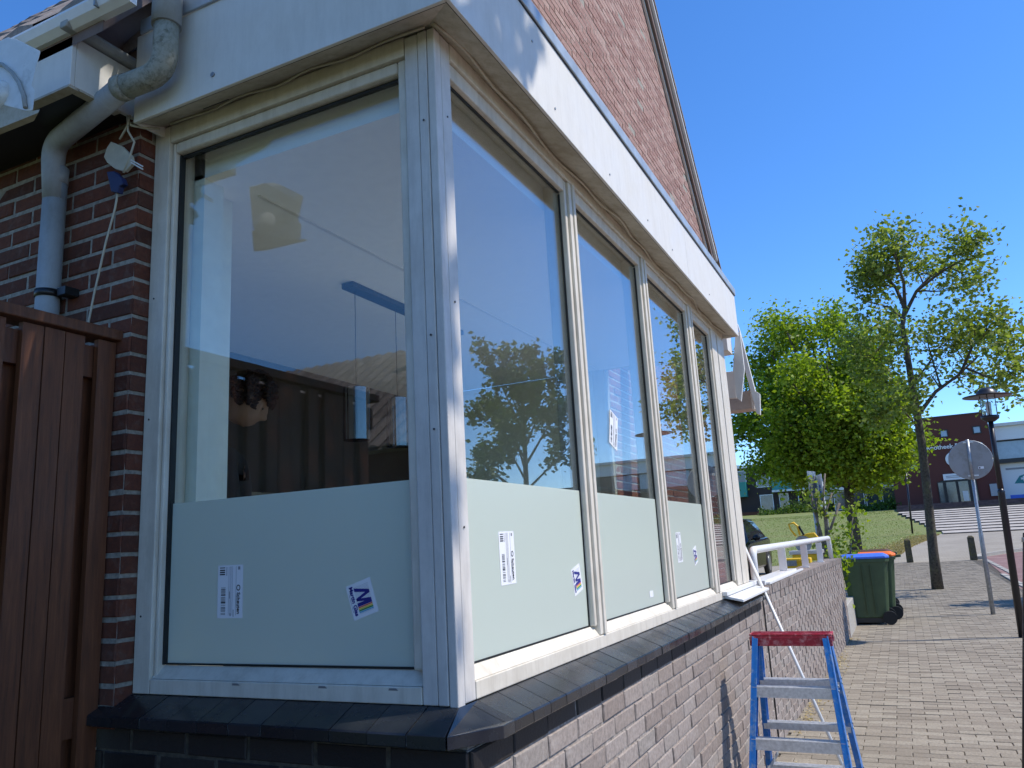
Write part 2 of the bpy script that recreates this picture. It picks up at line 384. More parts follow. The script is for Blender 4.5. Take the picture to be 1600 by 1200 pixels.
b_.build('curved_kerb', M['kerb'], kind='structure')

# pavers: individual in front, joined farther off
def paver_mesh(j):
    b = MB(); w_, d_ = .0985, .0485; h = .03; c = .004
    vs = []
    for z, i in ((-h, 0), (0 - c, 0), (0, c)):
        for sx, sy in ((-1, -1), (1, -1), (1, 1), (-1, 1)):
            vs.append((sx * (w_ - i) + random.uniform(-.0012, .0012), sy * (d_ - i) + random.uniform(-.0012, .0012), z + random.uniform(-.0008, .0008)))
    fs = [(8, 9, 10, 11)]
    for a in (0, 4):
        for k in range(4): fs.append((a + k, a + (k + 1) % 4, a + 4 + (k + 1) % 4, a + 4 + k))
    b.add(vs, fs); return b.mesh('paver', M['paver'])
pav = bpy.data.objects['pavement']
pm = [paver_mesh(i) for i in range(5)]
far = MB(); npav = 0
row = 0; y = .6
while y < 29.8:
    x = .06 + (.1 if row % 2 else 0)
    xr = 3.28 if y < 12 else 3.0
    if y > 12: x -= .4
    while x < xr:
        near = 1.75 < y < 6.2 and x < 1.0 + .105 * (y + 1.9) and x > .0
        dz = random.gauss(0, .0016); tx = random.gauss(0, .012); ty = random.gauss(0, .008)
        if near and npav < 298:
            link('paver', random.choice(pm), pav, (x, y, .0 + dz), (tx, ty, random.gauss(0, .008))); npav += 1
        else:
            h = H(y) + dz; a, b = .0975, .0475
            far.add([(x - a, y - b, h + tx * -.05), (x + a, y - b, h), (x + a, y + b, h), (x - a, y + b, h + tx * .05), (x - a, y - b, h - .02), (x + a, y - b, h - .02), (x + a, y + b, h - .02), (x - a, y + b, h - .02)],
                    [(0, 1, 2, 3), (4, 5, 1, 0), (5, 6, 2, 1), (6, 7, 3, 2), (7, 4, 0, 3)])
        x += .2
    y += .1; row += 1
far.build('far_pavers', M['paver'], pav, kind='stuff')
# weeds / dry leaves along the wall foot
b_ = MB()
for i in range(1500):
    y = random.uniform(2, 10.3); x = .06 + .0155 * max(0, y - 4) + abs(random.gauss(0, .07)); z = .004 + random.random() * .015; a = random.random() * 6.3; s = random.uniform(.006, .018)
    if random.random() > .5 + .5 * math.sin(y * 2.6): continue
    u = Vector((math.cos(a), math.sin(a), random.uniform(-.3, .5))) * s; v_ = Vector((-math.sin(a), math.cos(a), random.uniform(-.2, .6))) * s * .5; p = Vector((x, y, z))
    b_.quad(p - u, p - v_, p + u, p + v_)
tag(b_.build('leaf_litter', M['leaf_dry'], kind='stuff'), 'dry brown leaf litter gathered along the foot of the brick wall', 'leaf litter')

# ------------------------------------------------------------------ brick pieces
def brick_mesh(l, mt, axis, hgt=.0524):
    """brick of length l; axis 'x': long side along X, face to -Y; 'y': along Y, face to +X"""
    b = MB(); hl, hh, dp, c = l / 2, hgt / 2, .05, .0035; vs = []
    for d_, i in ((dp, 0), (c, 0), (0, c)):
        for sx, sz in ((-1, -1), (1, -1), (1, 1), (-1, 1)):
            u = sx * (hl - i) + random.uniform(-.0015, .0015); z = sz * (hh - i) + random.uniform(-.0012, .0012); q = d_ + random.uniform(-.0008, .0008)
            vs.append((u, q, z) if axis == 'x' else (-q, u, z))
    fs = [(8, 9, 10, 11)]
    for a in (0, 4):
        for k in range(4): fs.append((a + k, a + (k + 1) % 4, a + 4 + (k + 1) % 4, a + 4 + k))
    b.add(vs, fs); return b.mesh('brick', mt)
def brick_wall(parent, mt, axis, u0, u1, z0, z1, plane, course=.0625, sep=lambda u, z: True, limit=290, bond='half', skip=None, rev=False, jit=.0015, xoff=None, hgt=.0524):
    lens = (.21, .10); cache = {}
    for l in lens: cache[l] = [brick_mesh(l, mt, axis, hgt) for _ in range(3)]
    far = MB(); cnt = 0; r_ = 0; z = z0 + course / 2
    while z < z1 - .01:
        u = u0
        if bond == 'half': seq = ([.21] * 999) if r_ % 2 == 0 else ([.10] + [.21] * 999)
        else: seq = [random.choice((.21, .21, .21, .10)) for _ in range(999)]
        for l in seq:
            if u + .03 > u1: break
            ll = min(l, u1 - u)
            uc = u + ll / 2
            if rev: uc = u0 + u1 - uc
            if not (skip and skip(uc, z)):
                off = random.gauss(0, jit); px = plane if xoff is None else plane + xoff(uc)
                if sep(uc, z) and cnt < limit and abs(ll - l) < .03:
                    lc = (uc, px - off, z) if axis == 'x' else (px + off, uc, z)
                    link('brick', random.choice(cache[l]), parent, lc, (random.gauss(0, .004), random.gauss(0, .004), random.gauss(0, .004))); cnt += 1
                else:
                    h = hgt / 2; a = uc - ll / 2; b2 = uc + ll / 2
                    if axis == 'x': q = [(a, px - off, z - h), (b2, px - off, z - h), (b2, px - off, z + h), (a, px - off, z + h)]; e = Vector((0, .03, 0))
                    else: q = [(px + off, a, z - h), (px + off, b2, z - h), (px + off, b2, z + h), (px + off, a, z + h)]; e = Vector((-.03, 0, 0))
                    vs = [Vector(p) for p in q] + [Vector(p) + e for p in q]
                    far.add(vs, [(0, 1, 2, 3), (0, 4, 5, 1), (1, 5, 6, 2), (2, 6, 7, 3), (3, 7, 4, 0)])
            u += l + .0105
        z += course; r_ += 1
    if far.v: far.build('brickwork', mt, parent, kind='stuff')
    return cnt

# ------------------------------------------------------------------ plinth wall under the window
pl = thing('plinth_wall', 'grey-brown brick wall below the black tiled window sill', 'brick wall', (0, 0, 0))
PX = .05
MB().box(-1.20, PX - .005, -.05 + .005, 4.1, -.1, .996).build('mortar_core', M['mortar_grey'], pl)
M['brick_dark'] = brickmat('black_brown_brick', [(0, (.018, .016, .016)), (.5, (.028, .025, .023)), (1, (.042, .037, .033))], rough=.5)  # near-black bricks for the top course and the left face
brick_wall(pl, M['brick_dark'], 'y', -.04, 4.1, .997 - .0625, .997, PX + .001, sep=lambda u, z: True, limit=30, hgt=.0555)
brick_wall(pl, M['brick_grey'], 'y', -.04, 4.1, .997 - .0625 * 16, .997 - .0625, PX, sep=lambda u, z: u < 3.5 and z > .93 - .42 * (u + .3), limit=250, hgt=.055)
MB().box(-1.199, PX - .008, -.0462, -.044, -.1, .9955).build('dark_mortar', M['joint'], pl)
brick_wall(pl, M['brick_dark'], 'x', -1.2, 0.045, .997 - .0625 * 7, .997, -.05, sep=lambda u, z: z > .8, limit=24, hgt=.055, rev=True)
# parapet wall beyond (slightly turned)
pw = thing('parapet_wall', 'grey-brown brick parapet wall with white railing on top beyond the window', 'brick wall')
PA = 4.12; PB = 10.35
fx = lambda y: .025 + (y - PA) * .0235
b_ = MB(); b_.add([(fx(PA) - .004, PA, -.1), (fx(PB) - .004, PB, -.1), (fx(PB) - .23, PB, -.1), (fx(PA) - .23, PA, -.1), (fx(PA) - .004, PA, 1.0), (fx(PB) - .004, PB, 1.0), (fx(PB) - .23, PB, 1.0), (fx(PA) - .23, PA, 1.0)],
      [(0, 3, 2, 1), (4, 5, 6, 7), (0, 1, 5, 4), (1, 2, 6, 5), (2, 3, 7, 6), (3, 0, 4, 7)])
b_.build('mortar_core', M['mortar_grey'], pw)
brick_wall(pw, M['brick_grey'], 'y', PA, PB, 0, 1.0, 0, sep=lambda u, z: u < 5.8, limit=120, xoff=fx, hgt=.055)
y = PA
cop = [None] * 3
for i in range(3):
    bb = MB(); bb.box(-.115, .115, -.0265, .0265, -.0, .062); cop[i] = bb.mesh('brick', M['brick_grey'])
while y < PB:
    o = link('brick', random.choice(cop), pw, (fx(y) - .11 + random.gauss(0, .001), y + .027, 1.001), (0, random.gauss(0, .006), random.gauss(0, .01))); y += .0625
b_ = MB(); b_.box(fx(PB) - .231, fx(PB) - .001, PB + .001, PB + .009, 0, 1.05); b_.build('end_face', M['mortar_grey'], pw)
# low concrete kerb wall beside the bins
o = MB().box(.02, .17, 10.42, 12.3, -.05, .42).build('low_wall', M['kerb'], bevel=.01); tag(o, 'low pale concrete wall at the end of the parapet beside the bins', 'low wall')

# ------------------------------------------------------------------ sill of black tiles
sill = thing('window_sill', 'black glazed brick-tile sill sloping out below the corner window', 'window sill')
def slope_tile_mesh():
    b = MB(); w_ = .1068; o0 = .10; vs = []
    pr = [(-.03, 1.083), (.0, 1.078), (.096, 1.038), (.10, 1.034), (.10, 1.010), (.097, 1.007), (-.03, 1.007)]
    b.prism([(x, -w_ / 2, z) for x, z in pr], (0, w_, 0)); return b.mesh('tile', M['sill_tile'])
tm = slope_tile_mesh()
MB().box(-1.17, .045, -.045, 4.12, .998, 1.006).build('mortar_bed', M['mortar_grey'], sill)
pr = [(-.02, 1.0765), (.0, 1.0745), (.0955, 1.035), (.0972, 1.033), (.0972, 1.011), (-.02, 1.011)]
MB().prism([(x, .06, z) for x, z in pr], (0, 4.05, 0)).build('mortar_joint', M['gasket'], sill)
MB().prism([(-1.14, -x, z) for x, z in pr], (1.10, 0, 0)).build('mortar_joint', M['joint_sill'], sill)
for i in range(37):
    y = .1475 + i * .1095
    link('tile', tm, sill, (random.gauss(0, .0010), y, random.gauss(0, .0003)), (0, 0, random.gauss(0, .003)))
for i in range(10):
    x = -.14 - i * .1095
    link('tile', tm, sill, (x + .0, random.gauss(0, .0008), random.gauss(0, .0003)), (0, 0, -math.pi / 2 + random.gauss(0, .002)))
for s in (0, 1):   # the two mitred corner tiles
    top = [(-.083, -.0, 1.079), (0.0, 0.0, 1.079), (.0205, -.101, 1.037), (-.083, -.101, 1.037)] if s == 0 else [(.0, .0, 1.079), (0, .092, 1.079), (.101, .092, 1.037), (.101, .03, 1.037), (.025, -.101, 1.037)]
    b_ = MB(); n_ = len(top); vs = list(top) + [(p[0], p[1], 1.007) for p in top]
    b_.add(vs, [tuple(range(n_)), tuple(range(n_, 2 * n_))[::-1]] + [(i, (i + 1) % n_, n_ + (i + 1) % n_, n_ + i) for i in range(n_)])
    b_.build('tile', M['sill_tile'], sill, bevel=.0015)

# ------------------------------------------------------------------ corner window
win = thing('corner_window', 'large cream-framed corner window with frosted lower glass', 'window')
ZB, ZT = 1.08, 2.906
def rail(name, bx, mt='frame', bv=.003, parent=win): return MB().box(*bx).build(name, M[mt], parent, bevel=bv)
GD = .045
# left face
rail('frame', (-1.115, -1.045, 0, .11, ZB, ZT)); rail('frame', (-1.043, -.102, .0, .11, ZB, 1.122)); rail('frame', (-1.043, -.102, 0, .11, 2.845, ZT))
MB().add([(-1.043, .004, 1.123), (-.102, .004, 1.123), (-.102, .04, 1.156), (-1.03, .04, 1.156), (-1.043, .04, 1.123), (-.102, .04, 1.123)], [(0, 1, 2, 3), (0, 3, 4), (4, 3, 2, 5), (1, 5, 2)]).build('glazing_bead', M['frame'], win)
rail('glazing_bead', (-1.0425, -1.029, .012, .044, 1.124, 2.843), bv=.004); rail('glazing_bead', (-1.028, -.135, .012, .044, 2.807, 2.843), bv=.006); rail('glazing_bead', (-.133, -.104, .012, .044, 1.158, 2.843), bv=.006)
for g in ((-1.0285, -1.022, .030, .05, 1.158, 2.805), (-1.02, -.136, .036, .05, 2.797, 2.806), (-1.02, -.136, .036, .05, 1.157, 1.162), (-.141, -.1345, .034, .05, 1.168, 2.792)): rail('gasket', g, 'gasket', 0)
def pane(bx, fr=None, lab=None):
    g = rail('glass_pane', bx, 'glass', 0)
    if lab: g['label'] = lab
    if fr:
        f = rail('frosted_film', fr, 'frost', 0, g)
    return g
pane((-1.029, -.12, GD, GD + .004, 1.158, 2.806), (-1.022, -.141, GD - .0008, GD - .0003, 1.162, 1.632), 'wide pane on the shaded side with frosted lower third')
# corner post in strips
for bx in ((-.1, -.057, 0, .1, ZB, 2.9), (-.055, -.026, -.002, .1, ZB, 2.9), (-.024, 0.0, -.001, .034, ZB - .004, 2.9), (-.024, -.001, .036, .088, ZB, 2.9)): rail('corner_post', bx, 'post', .003)
MB().box(-.09, -.004, .004, .08, ZB + .01, 2.9).build('post_core', M['black'], win)
# right face
OP = [(.088, .982), (1.062, 1.970), (2.052, 2.940), (3.045, 3.60)]; GX = .034
rail('frame', (-.11, 0, .09, 4.05, ZB, 1.124)); rail('frame', (-.11, 0, .09, 4.05, 2.85, ZT - .003))
MUL = [(1.006, 1.062), (1.994, 2.052), (2.964, 3.045), (3.625, 3.79), (3.82, 4.05)]
for i, (a, b) in enumerate(MUL):
    nm = 'mullion' if i < 3 else 'frame'
    c_ = b - .024 if i < 3 else (a + b) / 2
    dp_ = -.075 if i > 2 else -.11; rail(nm, (dp_, .0, a, c_ - .0015, 1.126, 2.848)); rail(nm, (dp_, .006 if i < 3 else .0, c_, b, 1.126, 2.848))
MB().box(-.07, -.006, 3.78, 3.83, ZB, 2.88).build('post_core', M['black'], win)
for i, (a, b) in enumerate(OP):
    b_ = MB(); b_.add([(-.004, a, 1.125), (-.004, b + .022, 1.125), (-.028, b + .022, 1.157), (-.028, a, 1.157), (-.028, a, 1.125), (-.028, b + .022, 1.125)], [(0, 1, 2, 3), (0, 3, 4), (1, 5, 2), (4, 3, 2, 5)]); b_.build('glazing_bead', M['frame'], win)
    rail('glazing_bead', (-.033, -.010, b, b + .0225, 1.158, 2.848), bv=.004)
    rail('glazing_bead', (-.033, -.010, a + .001, b - .001, 2.80, 2.849), bv=.004)
    for g in ((-.036, -.029, b - .005, b - .0005, 1.16, 2.79), (-.036, -.029, a + .001, b - .006, 2.793, 2.7995), (-.036, -.029, a + .001, b - .006, 1.158, 1.162)): rail('gasket', g, 'gasket', 0)
    lab = ['first pane from the corner with frosted lower third', 'second pane from the corner with a tiny white tab on its frosted part', 'third pane from the corner with frosted lower third', 'narrow clear unfrosted pane at the far end'][i]
    pane((-GX - .004, -GX, a, b, 1.158, 2.80), (-GX + .0003, -GX + .0008, a + .003, b - .005, 1.162, 1.632) if i < 3 else None, lab)
# far end panel facing the porch
rail('frame', (-1.0, -.112, 3.95, 4.05, ZB, 1.16)); rail('frame', (-1.0, -.077, 3.96, 4.04, 2.76, 2.847)); rail('frame', (-1.0, -.905, 3.95, 4.05, 1.161, 2.759))
pane((-.904, -.077, 4.0, 4.004, 1.16, 2.76))
# weep caps and screw heads
for x in (-.72, -.42, -.2): MB().add([(x, -.0005, 1.112), (x + .03, -.0005, 1.112), (x + .025, -.004, 1.118), (x + .005, -.004, 1.118)], [(0, 1, 2, 3)]).build('weep_cap', M['ink_grey'], win)
for p in ((-.04, -.004, 1.75), (-.04, -.004, 2.62), (-.04, -.004, 2.0), (-1.09, -.001, 1.3), (-1.09, -.001, 1.9), (-1.09, -.001, 2.3)): MB().cyl(p, (p[0], p[1] - .0015, p[2]), .003, 8).build('screw_head', M['black'], win)
for p in ((.0, .06, 2.65), (.0, .06, 2.1), (.0, .06, 1.5)): MB().cyl(p, (.0015, p[1], p[2]), .003, 8).build('screw_head', M['black'], win)
# separate white sill trim at the far end
b_ = MB(); b_.prism([(-.0, 3.15, 1.083), (.11, 3.15, 1.06), (.11, 3.15, 1.075), (-.0, 3.15, 1.10)], (0, 1.0, 0)); b_.box(.0, .03, 3.1, 4.15, 1.1, 1.125)
tag(b_.build('loose_sill_strip', M['clean_white'], bevel=.003), 'white plastic strip lying on the tiles at the far end of the sill', 'trim strip')

# ------------------------------------------------------------------ flat roof edge: fascia, soffit, trim, cable
roof = thing('bay_roof', 'flat roof edge with white fascia boards over the corner window', 'flat roof')
FO = .114; YE = 4.076; FT = 3.19
MB().box(-1.05, FO - .02, -FO + .02, YE - .02, 3.12, 3.17).build('roof_deck', M['gasket'], roof)
for a, b in ((-.113, 2.55), (2.553, YE)): MB().box(FO - .012, FO, a, b, 2.872, FT).build('fascia_board', M['fascia'], roof, bevel=.002)
MB().box(-1.083, FO - .0125, -FO, -FO + .012, 2.872, FT).build('fascia_board', M['fascia'], roof, bevel=.002)
MB().box(-1.083, -1.071, -FO + .013, .02, 2.872, FT).build('fascia_board', M['fascia'], roof, bevel=.002)
MB().box(-.9, FO - .013, YE - .012, YE, 2.872, FT).build('fascia_board', M['fascia'], roof, bevel=.002)
b_ = MB(); b_.add([(FO - .013, -FO + .013, 2.872), (FO - .013, YE - .013, 2.872), (-.02, YE - .013, 2.909), (-.02, -.0, 2.909)], [(0, 1, 2, 3)])
b_.add([(FO - .013, -FO + .013, 2.872), (-.02, -.0, 2.909), (-1.07, 0, 2.909), (-1.07, -FO + .013, 2.872)], [(0, 1, 2, 3)])
b_.build('soffit_board', M['soffit'], roof)
MB().box(-1.05, -.02, .0, 4.04, 2.9095, 2.915).build('soffit_backing', M['soffit'], roof)
b_ = MB(); b_.box(FO + .0005, FO + .010, -FO - .01, YE + .01, FT - .004, FT + .05); b_.build('roof_trim', M['edge_metal'], roof, bevel=.004)
b_ = MB(); b_.box(-1.06, FO, -FO - .01, -FO - .0005, FT - .004, FT + .05); b_.build('roof_trim', M['edge_metal'], roof, bevel=.004)
b_ = MB(); b_.box(FO + .0005, FO + .003, -FO - .003, YE, FT - .009, FT - .0045); b_.build('shadow_line', M['black'], roof)  # thin black strip standing in for the shadow line under the trim
for y in (-.02, .45, .62, 1.2, 1.75, 2.2, 3.1): MB().cyl((FO, y, 2.93 + .16 * (y < .5)), (FO + .003, y, 2.93 + .16 * (y < .5)), .0045, 8).build('screw_head', M['galv'], roof)
MB().cyl((-.73, -FO, 2.93), (-.73, -FO - .004, 2.93), .008, 10).build('screw_head', M['galv'], roof)
pts = []
for i in range(60):
    y = -.02 + i * .068; pts.append((.016 + .012 * math.sin(y * 5) + .006 * math.sin(y * 13), y, 2.893 - .010 * abs(math.sin(y * 3.1)) + .004 * math.sin(y * 17)))
MB().tube(pts, .0045, 6).build('cable', M['cream'], roof)
pts = [(-.02 - i * .05, -.016 - .006 * math.sin(i), 2.896 - .003 * math.sin(i * 1.3)) for i in range(21)]
MB().tube(pts, .0035, 6).build('cable', M['cream'], roof)
MB().box(-.84, -.73, -.05, -.047, 2.8795, 2.881).build('soffit_gap', M['black'], roof)

# ------------------------------------------------------------------ house: red wall left, main gable, tile roof
house = thing('brick_house', 'red brick house with steep tiled gable that carries the corner window', 'house')
MB().box(-3.6, -1.121, -.0565, .2, 1.0, 3.0).build('mortar_core', M['mortar'], house)
lw = lambda u, z: (u > -1.34) or z > 1.95
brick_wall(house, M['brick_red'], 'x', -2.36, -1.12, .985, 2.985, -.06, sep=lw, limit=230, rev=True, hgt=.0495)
brick_wall(house, M['brick_red'], 'y', -.055, .02, .985, 2.90, -1.117, sep=lambda u, z: False, hgt=.0495)
MB().box(-3.6, -2.37, -.06, .0, .3, 3.0).build('wall', M['brick_red'], house)
# main side wall beyond the bay
M['mortar_white'] = plain('white_mortar', (.62, .60, .56), .9, var=.1, scale=60, bmp=.4)
MB().box(-1.1, -.904, 4.055, 8.0, -.1, 3.2).build('mortar_core', M['mortar_white'], house)
brick_wall(house, M['brick_orange'], 'y', 4.06, 8.0, .9, 3.15, -.9, sep=lambda u, z: u < 5.2 and z > 1.6, limit=140, hgt=.0505)
# gable: rake lines
SL, SR = 1.28, 1.022
ZL = lambda y: 3.55 + SL * y
ZR = lambda y: 7.70 - SR * (y - 6.48)
ya_ = (7.70 + SR * 6.48 - 3.55) / (SL + SR); za_ = ZL(ya_); yr = 9.9
yr = 8.85
gb = [(-.903, .03, 2.9), (-.903, 8.0, 2.9), (-.903, 8.0, 4.6), (-.903, yr, 5.0), (-.903, yr, ZR(yr) - .1), (-.903, ya_, za_ - .1), (-.903, .03, ZL(.03) - .1)]
MB().prism(gb, (-.2, 0, 0)).build('gable_wall', M['mortar'], house)
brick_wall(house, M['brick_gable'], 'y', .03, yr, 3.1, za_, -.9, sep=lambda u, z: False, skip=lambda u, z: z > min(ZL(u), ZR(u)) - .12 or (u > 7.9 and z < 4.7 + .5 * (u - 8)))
# barge boards and right slope
def slopebar(name, ya0, ya1, zf, x0, x1, d0, d1, mt):
    b = MB(); vs = []
    for y in (ya0, ya1):
        for x, d in ((x0, d0), (x1, d0), (x1, d1), (x0, d1)): vs.append((x, y, zf(y) + d))
    b.add(vs, [(0, 1, 2, 3), (7, 6, 5, 4), (0, 4, 5, 1), (1, 5, 6, 2), (2, 6, 7, 3), (3, 7, 4, 0)]); return b.build(name, M[mt], house)
slopebar('barge_board', ya_, yr + .1, ZR, -.895, -.87, -.20, .03, 'fascia')
M['brown_wood'] = plain('brown_barge', (.16, .11, .09), .7)
slopebar('barge_trim', ya_, yr + .1, ZR, -.86, -.835, -.14, -.0, 'brown_wood')
slopebar('barge_board', ya_, yr + .1, ZR, -.833, -.80, .01, .06, 'clean_white')
slopebar('roof_slope', ya_ + .02, yr + .3, ZR, -8.5, -.84, .065, .12, 'tile')
b_ = MB()
y = ya_ + .1
while y < yr + .2:
    z = ZR(y) + .10
    b_.prism([(-1.1, y, z), (-1.1, y + .33, z - .33 * SR), (-1.1, y + .33, z - .33 * SR + .07), (-1.1, y, z + .02)], (.31, 0, 0)); y += .32
b_.build('verge_tiles', M['tile'], house, kind='stuff')
# left slope with real pantiles
slopebar('roof_slope', -.30, ya_, ZL, -8.5, -1.0, -.1, -.02, 'brown_wood')
b_ = MB(); y = -.32; r_ = 0
while y < ya_:
    for k in range(24):
        x0 = -1.02 - k * .3 - (.0 if r_ % 2 else .0); j = random.gauss(0, .006); z = ZL(y) + .02; dy = .27
        n_ = 5; vs = []
        for t in (0, 1):
            for q in range(n_):
                s = q / (n_ - 1); hump = .028 * math.sin(s * math.pi * 1.5 + .3)
                vs.append((x0 - s * .3, y + t * dy, z + t * dy * SL + .03 * (1 - t) + hump + j))
        for q in range(n_): vs.append((x0 - q / (n_ - 1) * .3, y, z - .02))
        fs = [(q, q + 1, n_ + q + 1, n_ + q) for q in range(n_ - 1)] + [(2 * n_ + q, 2 * n_ + q + 1, q + 1, q) for q in range(n_ - 1)]
        b_.add(vs, fs)
    y += .235; r_ += 1
b_.build('roof_tiles', M['tile'], house, kind='stuff')
MB().box(-8.5, -1.0, ya_ - .1, ya_ + .1, za_ - .02, za_ + .12).build('ridge', M['tile'], house)
# small patch of lower tiles between eaves box and bay roof: individual tiles
def pantile_mesh():
    b = MB(); n_ = 7; vs = []
    for t in (0, 1):
        for q in range(n_):
            s = q / (n_ - 1); hump = .022 * math.sin(s * math.pi * 1.6)
            vs.append((-s * .19, t * .2, t * .2 * 1.25 + .028 * (1 - t) + hump))
    for q in range(n_): vs.append((-q / (n_ - 1) * .19, .0, -.012 + .004 * math.sin(q)))
    for q in (0, n_ - 1): vs.append(vs[q])
    fs = [(q, q + 1, n_ + q + 1, n_ + q) for q in range(n_ - 1)] + [(2 * n_ + q, 2 * n_ + q + 1, q + 1, q) for q in range(n_ - 1)]
    b.add(vs, fs); return b.mesh('roof_tile', M['tile'])
pt = pantile_mesh()
for r_ in range(4):
    for k in range(2): link('roof_tile', pt, house, (-.86 - k * .175 + (.09 if r_ % 2 else 0) * 0, -.10 + r_ * .155, 3.175 + r_ * .155 * 1.27), (0, 0, random.gauss(0, .02)))
slab = MB(); slab.prism([(-.905, -.085, 3.17), (-.905, .5, 3.92), (-.905, .5, 3.0), (-.905, -.04, 3.0)], (-.26, 0, 0)); slab.prism([(-1.171, -.27, 3.10), (-1.171, .5, 4.05), (-1.171, .5, 3.0), (-1.171, -.05, 3.0), (-1.171, -.27, 2.98)], (-1.3, 0, 0)); slab.build('roof_underlay', M['brown_wood'], house)
# lead flap between the pantiles and the flat roof
b_ = MB(); b_.add([(-1.02, -.10, 3.20), (-.90, -.125, 3.25), (-.88, -.12, 3.17), (-.96, -.118, 3.12), (-1.05, -.1, 3.12), (-1.0, -.06, 3.23), (-.88, -.05, 3.28)], [(0, 1, 2, 3, 4), (0, 5, 6, 1)])
b_.build('lead_flap', M['edge_metal'], house)
# eaves box and gutter
ev = thing('eaves_box', 'weathered white eaves box with gutter at the top left, dappled by sun', 'gutter box')
EX, EY = -1.14, -.30
MB().box(-3.5, EX, EY, EY + .015, 2.93, 3.10).build('front_board', M['fascia'], ev, bevel=.002)
MB().box(EX - .015, EX, EY + .016, .1, 2.93, 3.10).build('end_board', M['fascia'], ev, bevel=.002)
MB().box(-3.5, EX - .016, EY + .016, -.06, 2.935, 2.945).build('soffit', M['black'], ev)
MB().box(-3.5, EX - .002, EY - .003, EY + .03, 2.922, 2.9295).build('bottom_trim', M['soffit'], ev)
MB().box(EX - .03, EX + .003, EY + .031, -.12, 2.922, 2.9295).build('bottom_trim', M['soffit'], ev)
def ogee(a, b, parent, mt):
    """half-round gutter along X from a to b at (y,z) of the eaves"""
    b_ = MB(); prof = [(a_ * .55, c_ * .55) for a_, c_ in [(-.075, .04), (-.08, .02), (-.06, -.025), (-.02, -.05), (.02, -.05), (.02, .04), (.012, .04), (.012, -.042), (-.018, -.042), (-.052, -.018), (-.068, .022), (-.066, .04)]]
    b_.prism([(a, EY - .004 + y_, 3.132 + z_) for y_, z_ in prof], (b - a, 0, 0)); return b_.build('gutter', mt, parent)
ogee(-3.4, -.86, ev, M['clean_white'])
b_ = MB(); b_.prism([(EX + x_, EY - .04, 3.104 + z_) for x_, z_ in ((-.01, 0), (.02, .0), (.03, .015), (.028, .028), (-.01, .028))], (0, .30, 0)); b_.build('end_trim', M['pvc_grey'], ev, bevel=.004)
for x in (-1.62, -.98): MB().box(x, x + .006, EY - .050, EY - .03, 3.115, 3.156).build('bracket', M['galv'], ev)
# rounded white gutter end plate at the far left
gp = thing('gutter_end_plate', 'white plastic end plate with arched groove at the upper left edge', 'gutter end')
def ep(u, v): return at(u, v, -.5)
outl = [(-12, 68), (2, 62), (12, 57), (26, 60), (64, 79), (57, 105), (50, 133), (55, 140), (52, 172), (40, 173), (-12, 158)]
b_ = MB(); b_.prism([ep(*p) for p in outl], (-.045, .02, 0)); b_.build('plate', M['white_plastic'], gp, bevel=.004)
arc = [ep(-6, 99), ep(8, 103), ep(22, 115), ep(33, 131), ep(40, 150), ep(43, 170)]
MB().tube([p + Vector((0, -.006, 0)) for p in arc], .006, 8).build('arched_rib', M['pvc_grey'], gp)
MB().sph(ep(-5, 150) + Vector((0, .01, 0)), (.06, .035, .05), 16, 10).build('pipe_mouth', M['white_plastic'], gp)
b_ = MB(); q = [ep(-12, 160), ep(46, 174), ep(62, 171), ep(60, 176), ep(-12, 205)]; b_.prism(q, (-.05, .02, 0)); b_.build('lower_board', M['soffit'], gp)

# downpipe
dp = thing('downpipe', 'weathered grey rainwater pipe with mossy bends running down the red brick wall', 'drainpipe')
def arcpts(pts, r=.09, n=6):
    pts = [Vector(p) for p in pts]; out = [pts[0]]
    for a, b, c in zip(pts, pts[1:], pts[2:]):
        d1 = (b - a).normalized(); d2 = (c - b).normalized(); p0 = b - d1 * r; p2 = b + d2 * r
        for i in range(n + 1):
            t = i / n; out.append(p0 * (1 - t) ** 2 + b * 2 * t * (1 - t) + p2 * t * t)
    out.append(pts[-1]); return out
DR = .038
MB().tube([(-.868, -.178, 3.42), (-.868, -.178, 3.11)], DR + .007, 24).build('pipe_socket', M['pvc_grey'], dp)
MB().tube(arcpts([(-.868, -.178, 3.12), (-.868, -.178, 2.95), (-1.05, -.195, 2.94)], .07, 8), DR, 24).build('mossy_bend', M['mossy'], dp)
MB().tube([(-1.02, -.192, 2.942), (-1.055, -.1955, 2.94)], DR + .003, 24).build('pipe_collar', M['mossy'], dp)
MB().tube(arcpts([(-1.05, -.195, 2.935), (-1.475, -.125, 2.90), (-1.475, -.105, 2.70)], .07, 8), DR - .001, 24).build('pipe_bend', M['pvc_grey'], dp)
MB().tube([(-1.475, -.105, 2.76), (-1.475, -.105, 1.2)], DR - .001, 24).build('pipe', M['pvc_grey'], dp)
MB().tube([(-1.475, -.105, 2.82), (-1.475, -.105, 2.76)], DR + .001, 24).build('pipe_collar', M['pvc_grey'], dp)
MB().tube([(-1.475, -.105, 2.372), (-1.475, -.105, 2.347)], DR + .003, 24).build('pipe_clamp', M['black'], dp)
MB().box(-1.42, -1.38, -.11, -.06, 2.345, 2.372).build('clamp_bracket', M['black'], dp)

